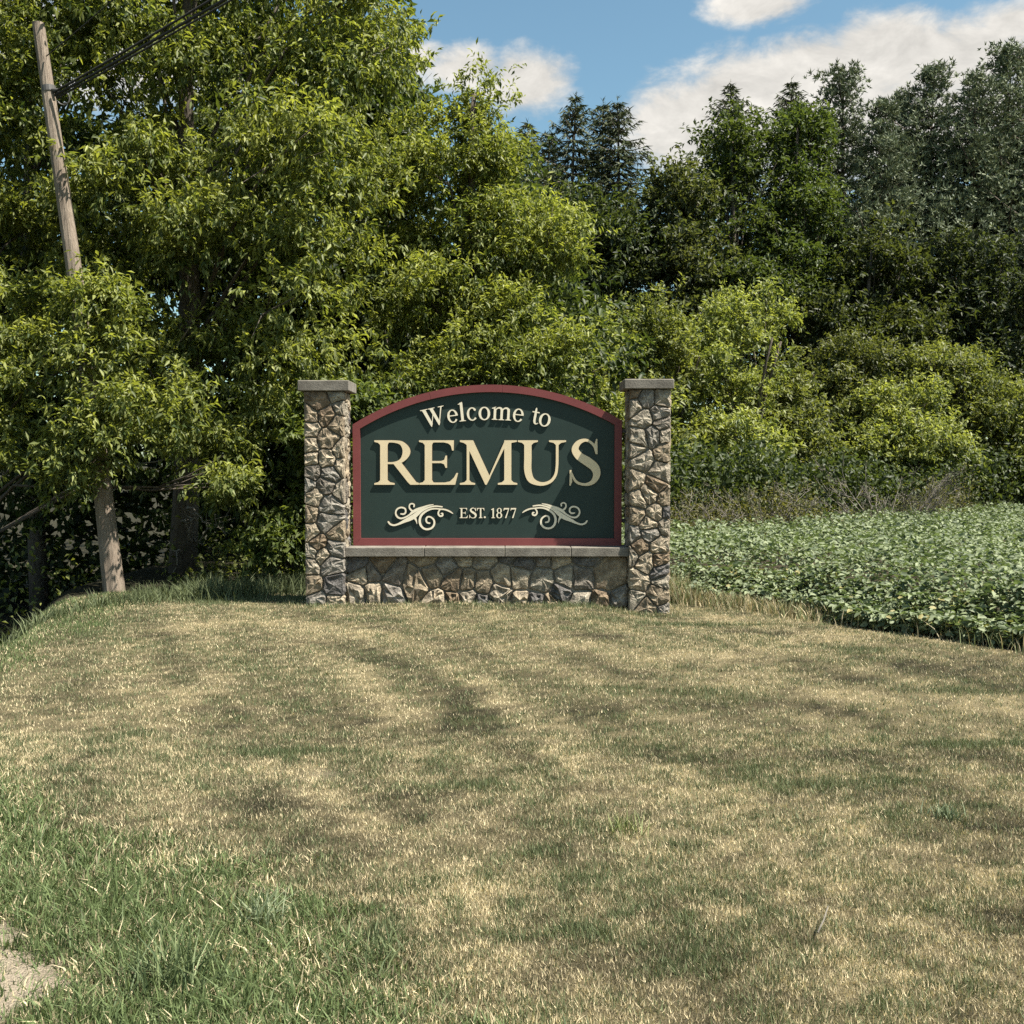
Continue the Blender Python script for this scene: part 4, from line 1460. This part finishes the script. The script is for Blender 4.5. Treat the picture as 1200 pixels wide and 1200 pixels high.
for u, off, rad, hgt, sd, lv, st, lab in (
        (895, .8, .9, 1.15, 301, 3600, 20, 'dense grey-green shrub at the far edge of the bean field beside the weeds'),
        (1042, .9, 1.1, 1.5, 302, 500, 22, 'pale leafless shrub of bare grey branches behind the bean field'),
        (1112, 1.1, .7, 1.1, 303, 2200, 14, 'low brownish shrub close to the dark hollow behind the beans'),
        (968, .8, .6, .85, 304, 900, 10, 'small bare grey shrub between the two larger shrubs'),
        (830, .9, .7, .9, 305, 2600, 12, 'low leafy shrub nearest the stone pillar at the far field edge')):
    r = (u - 600) / F_PX
    yy = 16.47 / (1 - .863 * r) + off
    dead_shrub(lab, (r * yy, yy), rad, hgt, sd, lv, st)


# ------------------------------------------------------------------ bean field
def bean_field():
    rng = np.random.default_rng(55)
    n = 250000
    x = rng.uniform(0.3, 17.5, n); y = rng.uniform(4.5, 33, n)
    ne = 330000                                # the open edge is leafy down to the ground
    xe = rng.uniform(1.0, 9.5, ne); ye = rng.uniform(5.5, 14.0, ne)
    ke = dist_polyline(xe, ye, FIELD_EDGE) < .62
    x = np.concatenate([x, xe[ke]]); y = np.concatenate([y, ye[ke]])
    k = inpoly(x, y, FIELD) & (x < 0.50 * y + 1.9)
    x, y = x[k], y[k]
    # thin out what lies far away
    k = rng.uniform(size=len(x)) < np.clip(12.0 / y, .35, 1.0)
    x, y = x[k], y[k]
    de = dist_polyline(x, y, FIELD_EDGE) + 0.55 * (fbm(x * 2.2, y * 2.2, 4, 3) - .5)
    n = len(x)
    top = (.66 + .16 * (fbm(x * 1.3, y * 1.3, 8, 3) - .5) + .22 * (vnoise(x * 5.5, y * 5.5, 6) - .5)) * (.30 + .70 * sstep((de + .1) / 1.3))
    row = .5 + .5 * np.cos((x * .72 + y * .69) * 2 * math.pi / .42)
    top = top * (.92 + .10 * row)
    depth = rng.exponential(.17, n)
    edge = de < .65
    depth[edge] = rng.uniform(0, 1, edge.sum()) ** 1.2 * top[edge]
    z = np.maximum(top - depth, .06) + gz(x, y)
    pos = np.stack([x, y, z], 1)
    a = rng.uniform(0, 2 * math.pi, n)
    d = unit(np.stack([np.cos(a), np.sin(a), rng.uniform(-.75, .25, n)], 1))
    nr = unit(np.array([.15, -.05, 1.0]) + rng.normal(size=(n, 3)) * .55)
    L = rng.uniform(.052, .092, n); W = L * rng.uniform(.52, .68, n)
    side = unit(np.cross(d, nr)); up = np.cross(side, d)
    def pt(f, s, u):
        return pos + d * (L * f)[:, None] + side * (W * s)[:, None] + up * (W * u)[:, None]
    V = np.stack([pos, pt(.33, .5, .16), pt(.72, .34, .10), pt(1, 0, -.12), pt(.72, -.34, .10), pt(.33, -.5, .16)], 1).reshape(-1, 3)
    i = np.arange(n) * 6
    T = np.concatenate([np.stack(q, 1) for q in ((i, i + 3, i + 2, i + 1), (i, i + 5, i + 4, i + 3))])
    f = np.clip(rng.uniform(0, 1, n) * .8 + .25 * fbm(x, y, 40, 2), 0, 1)[:, None]
    col = np.array([.045, .068, .034]) + (np.array([.245, .28, .15]) - np.array([.045, .068, .034])) * f
    yel = (edge & (rng.uniform(size=n) < .05))
    col[yel] = np.array([.26, .23, .09])
    o = obj('bean_leaves', np_mesh('bean_leaves', V, T, np.repeat(col, 6, 0)), M['soy'])
    kind(o, 'stuff'); tag(o, 'knee-high field of broad green bean leaves beyond the lawn', 'bean field')
    # stems along the open edge
    m = 900
    t = rng.integers(0, n, 60000)
    t = t[de[t] < .7][:m]
    b = np.stack([x[t], y[t], gz(x[t], y[t])], 1)
    tip = b + np.stack([rng.normal(size=len(t)) * .07, rng.normal(size=len(t)) * .07, top[t] * .9], 1)
    s = np.array([.005, 0, 0])
    V = np.stack([b - s, b + s, tip + s * .5, tip - s * .5], 1).reshape(-1, 3)
    i = np.arange(len(t)) * 4
    T = np.stack([i, i + 1, i + 2, i + 3], 1)
    o2 = obj('bean_stems', np_mesh('bean_stems', V, T, np.tile([.16, .15, .06], (len(V), 1))), M['soy'])
    kind(o2, 'stuff'); tag(o2, 'thin bean stems along the open edge of the field', 'stems')


bean_field()


# ------------------------------------------------------------------ lawn grass
def blades(name, x, y, h, w, col, rng, seg=2, lean=.45, base_drop=.004):
    n = len(x)
    a = rng.uniform(0, 2 * math.pi, n)
    s = np.stack([np.cos(a), np.sin(a), np.zeros(n)], 1)
    b = rng.uniform(0, 2 * math.pi, n)
    ln = np.abs(rng.normal(size=n)) * lean + .08
    d = np.stack([np.cos(b) * ln, np.sin(b) * ln, np.ones(n)], 1); d = unit(d)
    p = np.stack([x, y, gz(x, y) - base_drop], 1)
    if seg == 1:
        V = np.stack([p - s * (w / 2)[:, None], p + s * (w / 2)[:, None], p + d * h[:, None]], 1).reshape(-1, 3)
        i = np.arange(n) * 3
        T = np.stack([i, i + 1, i + 2], 1); k = 3
    else:
        m = p + d * (h * .55)[:, None]
        tip = p + d * (h * .85)[:, None] + np.stack([np.cos(b), np.sin(b), np.zeros(n)], 1) * (h * .42 * np.clip(ln * 1.6, 0, 1.2))[:, None] + np.array([0, 0, 1]) * (h * .10)[:, None]
        V = np.stack([p - s * (w / 2)[:, None], p + s * (w / 2)[:, None], m + s * (w * .42)[:, None], m - s * (w * .42)[:, None], tip], 1).reshape(-1, 3)
        i = np.arange(n) * 5
        T = np.concatenate([np.stack([i, i + 1, i + 2], 1), np.stack([i, i + 2, i + 3], 1), np.stack([i + 3, i + 2, i + 4], 1)]); k = 5
    return V, T, np.repeat(col, k, 0)


STRAW_D, STRAW_P = np.array([.10, .088, .05]), np.array([.78, .655, .42])
GRN_D, GRN_P = np.array([.060, .080, .034]), np.array([.175, .205, .10])


def lawn():
    rng = np.random.default_rng(99)
    for name, y0, y1, dens, seg, hw in (('lawn_grass', 2.2, 4.2, 37000, 1, .86), ('lawn_grass', 4.2, 6.4, 17000, 1, 1.0), ('lawn_grass', 6.4, 13.9, 4300, 1, 1.55), ('long_grass', 2.2, 7.0, 5200, 2, 1.0)):
        wmax = .56 * y1 + .9
        n = int(dens * (y1 - y0) * 2 * wmax)
        x = rng.uniform(-wmax, wmax if seg == 1 else 1.2, n); y = rng.uniform(y0, y1, n)
        k = (np.abs(x) < .53 * y + .8) & ~inpoly(x, y, FIELD) & ~inpoly(x, y, WOOD_EDGE)
        k &= ~((y > 12.3) & (x > -2.25) & (x < 1.72) & (y < 12.6))
        x, y = x[k], y[k]
        g, t, bare, lush = lawn_state(x, y)
        k = rng.uniform(size=len(x)) > bare * .93
        k &= rng.uniform(size=len(x)) < (.62 + .38 * vnoise(x * 9, y * 9, 71))
        if seg == 2:
            k &= rng.uniform(size=len(x)) < lush * 1.3 - .15
        x, y, g, t, lush = x[k], y[k], g[k], t[k], lush[k]
        n = len(x)
        isg = rng.uniform(size=n) < (g * .88 + .06)
        h = np.where(isg, rng.uniform(.022, .055, n), rng.uniform(.014, .042, n)) * (.8 + .5 * g)
        h = h * (.80 + (1.1 if seg == 2 else .2) * lush * rng.uniform(.1, 1, n) ** 2)
        near_base = np.exp(-((y - 12.1) / .22) ** 2) * ((x > -2.5) & (x < 1.9))
        h = h * (1 + .6 * near_base)
        w = rng.uniform(.0026, .0052, n) * hw * (1 + .5 * lush)
        tt = np.clip(t * .95 + .05 + rng.normal(size=n) * .36, 0, 1)[:, None]
        cs = STRAW_D + (STRAW_P - STRAW_D) * tt
        gg = np.clip(rng.uniform(0, 1, n), 0, 1)[:, None]
        cg = GRN_D + (GRN_P - GRN_D) * gg
        cg = cg * np.where(lush[:, None] > .5, np.array([.96, 1.06, .88]), np.array([1., 1., 1.]))
        c = np.where(isg[:, None], cg, cs)
        V, T, C = blades(name, x, y, h, w, c, rng, seg, .7)
        o = kind(obj(name, np_mesh(name, V, T, C), M['blade']), 'stuff')
        tag(o, {2.2: 'short fine dry turf in front of the long green grass', 4.2: 'mown tan and olive turf with pale mowing streaks', 6.4: 'sun-bleached turf reaching up to the stone pillars'}[y0] if seg == 1 else 'longer ragged green grass around the sandy bare patch', 'grass')
    # taller weeds and rough grass along the edge of the trees
    n = 13000
    x = rng.uniform(-8.5, .3, n)
    e = np.interp(x, [-9, -5.3, -4.75, -4.4, -2.6, .3], [6.4, 8.9, 11.0, 12.5, 13.3, 13.65])
    y = e + rng.normal(size=n) * .28 + .15
    h = rng.uniform(.06, .26, n) * (.6 + .8 * vnoise(x * 3, y * 3, 12)); w = rng.uniform(.006, .013, n)
    c = GRN_D * .8 + (GRN_P - GRN_D) * rng.uniform(0, 1, (n, 1))
    h = h * np.where(x < -5.0, .4, np.where(x < -3.9, .75, 1.0))
    V, T, C = blades('rough', x, y, h, w, c, rng, 2, .4)
    o = kind(obj('rough_grass', np_mesh('rough_grass', V, T, C), M['blade']), 'stuff')
    tag(o, 'rough unmown grass along the shaded tree edge', 'grass')
    # tall dry grass at the corner of the bean field
    n = 6500
    t = rng.uniform(0, 1, n) ** 1.3
    ex = np.interp(t, [0, .25, .5, .75, 1], [1.78, 2.2, 2.85, 3.3, 4.6]); ey = np.interp(t, [0, .25, .5, .75, 1], [13.35, 13.05, 12.55, 11.7, 9.1])
    x = ex + rng.normal(size=n) * .14; y = ey + rng.normal(size=n) * .16
    h = rng.uniform(.15, .62, n) * np.interp(t, [0, .15, .35, 1], [.85, .48, .34, .36]); w = rng.uniform(.005, .011, n)
    dry = rng.uniform(size=n) < .6
    c = np.where(dry[:, None], STRAW_D * 1.2 + (STRAW_P * .85 - STRAW_D) * rng.uniform(0, 1, (n, 1)), GRN_P)
    V, T, C = blades('tall', x, y, h, w, c, rng, 2, .25)
    o = kind(obj('tall_dry_grass', np_mesh('tall_dry_grass', V, T, C), M['blade']), 'stuff')
    tag(o, 'tall dry straw-coloured grass where the bean field meets the pillar', 'grass')
    # weeds at the far side of the field
    n = 12000
    t = rng.uniform(0, 1, n)
    x = np.interp(t, [0, 1], [2.0, 13.5]) + rng.normal(size=n) * .3; y = np.interp(t, [0, 1], [18.9, 28.6]) + rng.uniform(0, 2.2, n)
    h = rng.uniform(.3, .9, n) * (.35 + .8 * vnoise(x * 1.2, y, 3)); w = rng.uniform(.012, .03, n)
    c = np.array([.05, .066, .028]) + rng.uniform(0, 1, (n, 1)) ** 2.5 * np.array([.13, .12, .06])
    V, T, C = blades('weeds', x, y, h, w, c, rng, 2, .3)
    o = kind(obj('field_edge_weeds', np_mesh('field_edge_weeds', V, T, C), M['blade']), 'stuff')
    tag(o, 'rank grey-green weeds along the far edge of the bean field', 'weeds')


lawn()


def undergrowth():
    rng = np.random.default_rng(404)
    n = 28000
    x = rng.uniform(-12.5, .6, n)
    e = np.interp(x, [-9, -5.3, -4.75, -4.4, -2.6, .3], [6.6, 9.2, 11.3, 12.8, 13.5, 13.8])
    dd = rng.exponential(2.6, n)
    y = e + .55 + dd
    clump = vnoise(x * 1.6, y * 1.6, 14)
    k = (rng.uniform(size=n) < clump ** 1.5 * 1.5) & ((x > -4.2) | (dd > 3.2))
    x, y, clump = x[k], y[k], clump[k]
    n = len(x)
    dd = dd[k]
    z = gz(x, y) + rng.uniform(.03, 1, n) * clump * (.45 + .45 * np.clip(dd - .8, 0, 3))
    ln = rng.uniform(.05, .12, n)
    pos = np.stack([x, y, z], 1)
    V, T = leaf_geo(pos, unit(rng.normal(size=(n, 3)) + np.array([0, 0, -.2])), unit(rng.normal(size=(n, 3)) * .5 + np.array([0, 0, 1.])), ln, ln * .55)
    c = DK_A + (np.array(YG_B) * .7 - DK_A) * rng.uniform(0, 1, (n, 1))
    o = kind(obj('undergrowth', np_mesh('undergrowth', V, T, np.repeat(c, 4, 0)), M['leaf']), 'stuff')
    tag(o, 'low leafy undergrowth on the shaded ground beneath the trees', 'undergrowth')


undergrowth()


def clump(label, u, v, n, h, spread, c0, c1, seed):
    rng = np.random.default_rng(seed)
    d = 1287 * 1.6 / (v - 541)
    p = P(u, v, d)
    x = p[0] + rng.normal(size=n) * spread; y = p[1] + rng.normal(size=n) * spread
    hh = h * rng.uniform(.55, 1.15, n); w = rng.uniform(.0035, .0065, n)
    c = np.array(c0) + (np.array(c1) - np.array(c0)) * rng.uniform(0, 1, (n, 1))
    V, T, C = blades('clump', x, y, hh, w, c, rng, 2, .5)
    loc = np.array([p[0], p[1], float(gz(p[0], p[1]))])
    o = obj('grass_clump', np_mesh('grass_clump', V, T, C, origin=loc), M['blade'])
    o.location = loc
    tag(o, label, 'grass clump', 'grass clumps in the lawn')


clump('pale blue-green grass clump beside a small bare spot in the long grass', 308, 1092, 120, .15, .035, (.14, .19, .10), (.34, .37, .23), 1)
clump('tall spreading dark grass clump with long blades near the sandy bare patch', 205, 1165, 170, .20, .07, (.05, .08, .035), (.20, .24, .11), 2)
clump('wide low clump of long arching green blades at the end of the long grass', 440, 1140, 150, .10, .06, (.05, .075, .03), (.20, .23, .11), 3)
clump('small upright yellow-green clump alone in the dry lawn', 735, 980, 60, .10, .04, (.12, .16, .05), (.30, .31, .14), 4)
clump('blue-green tufted clump in the dry lawn beyond the twig', 1110, 966, 120, .07, .04, (.06, .09, .05), (.17, .20, .11), 7)


def twig():
    a = P(958, 1116, 1287 * 1.6 / 575); b = P(970, 1092, 1287 * 1.6 / 551)
    a[2] = float(gz(a[0], a[1])) + .03; b[2] = float(gz(b[0], b[1])) + .055
    g = Geo().add(tube_geo([a, a * .6 + b * .4 + np.array([.006, 0, .006]), b], [.0035, .003, .002], 5))
    o = obj('straw_stalk', g.mesh('straw_stalk', True, origin=tuple(a)), M['dead_twig']); o.location = a
    tag(o, 'single pale bent straw stalk lying on the dry lawn', 'stalk')


twig()
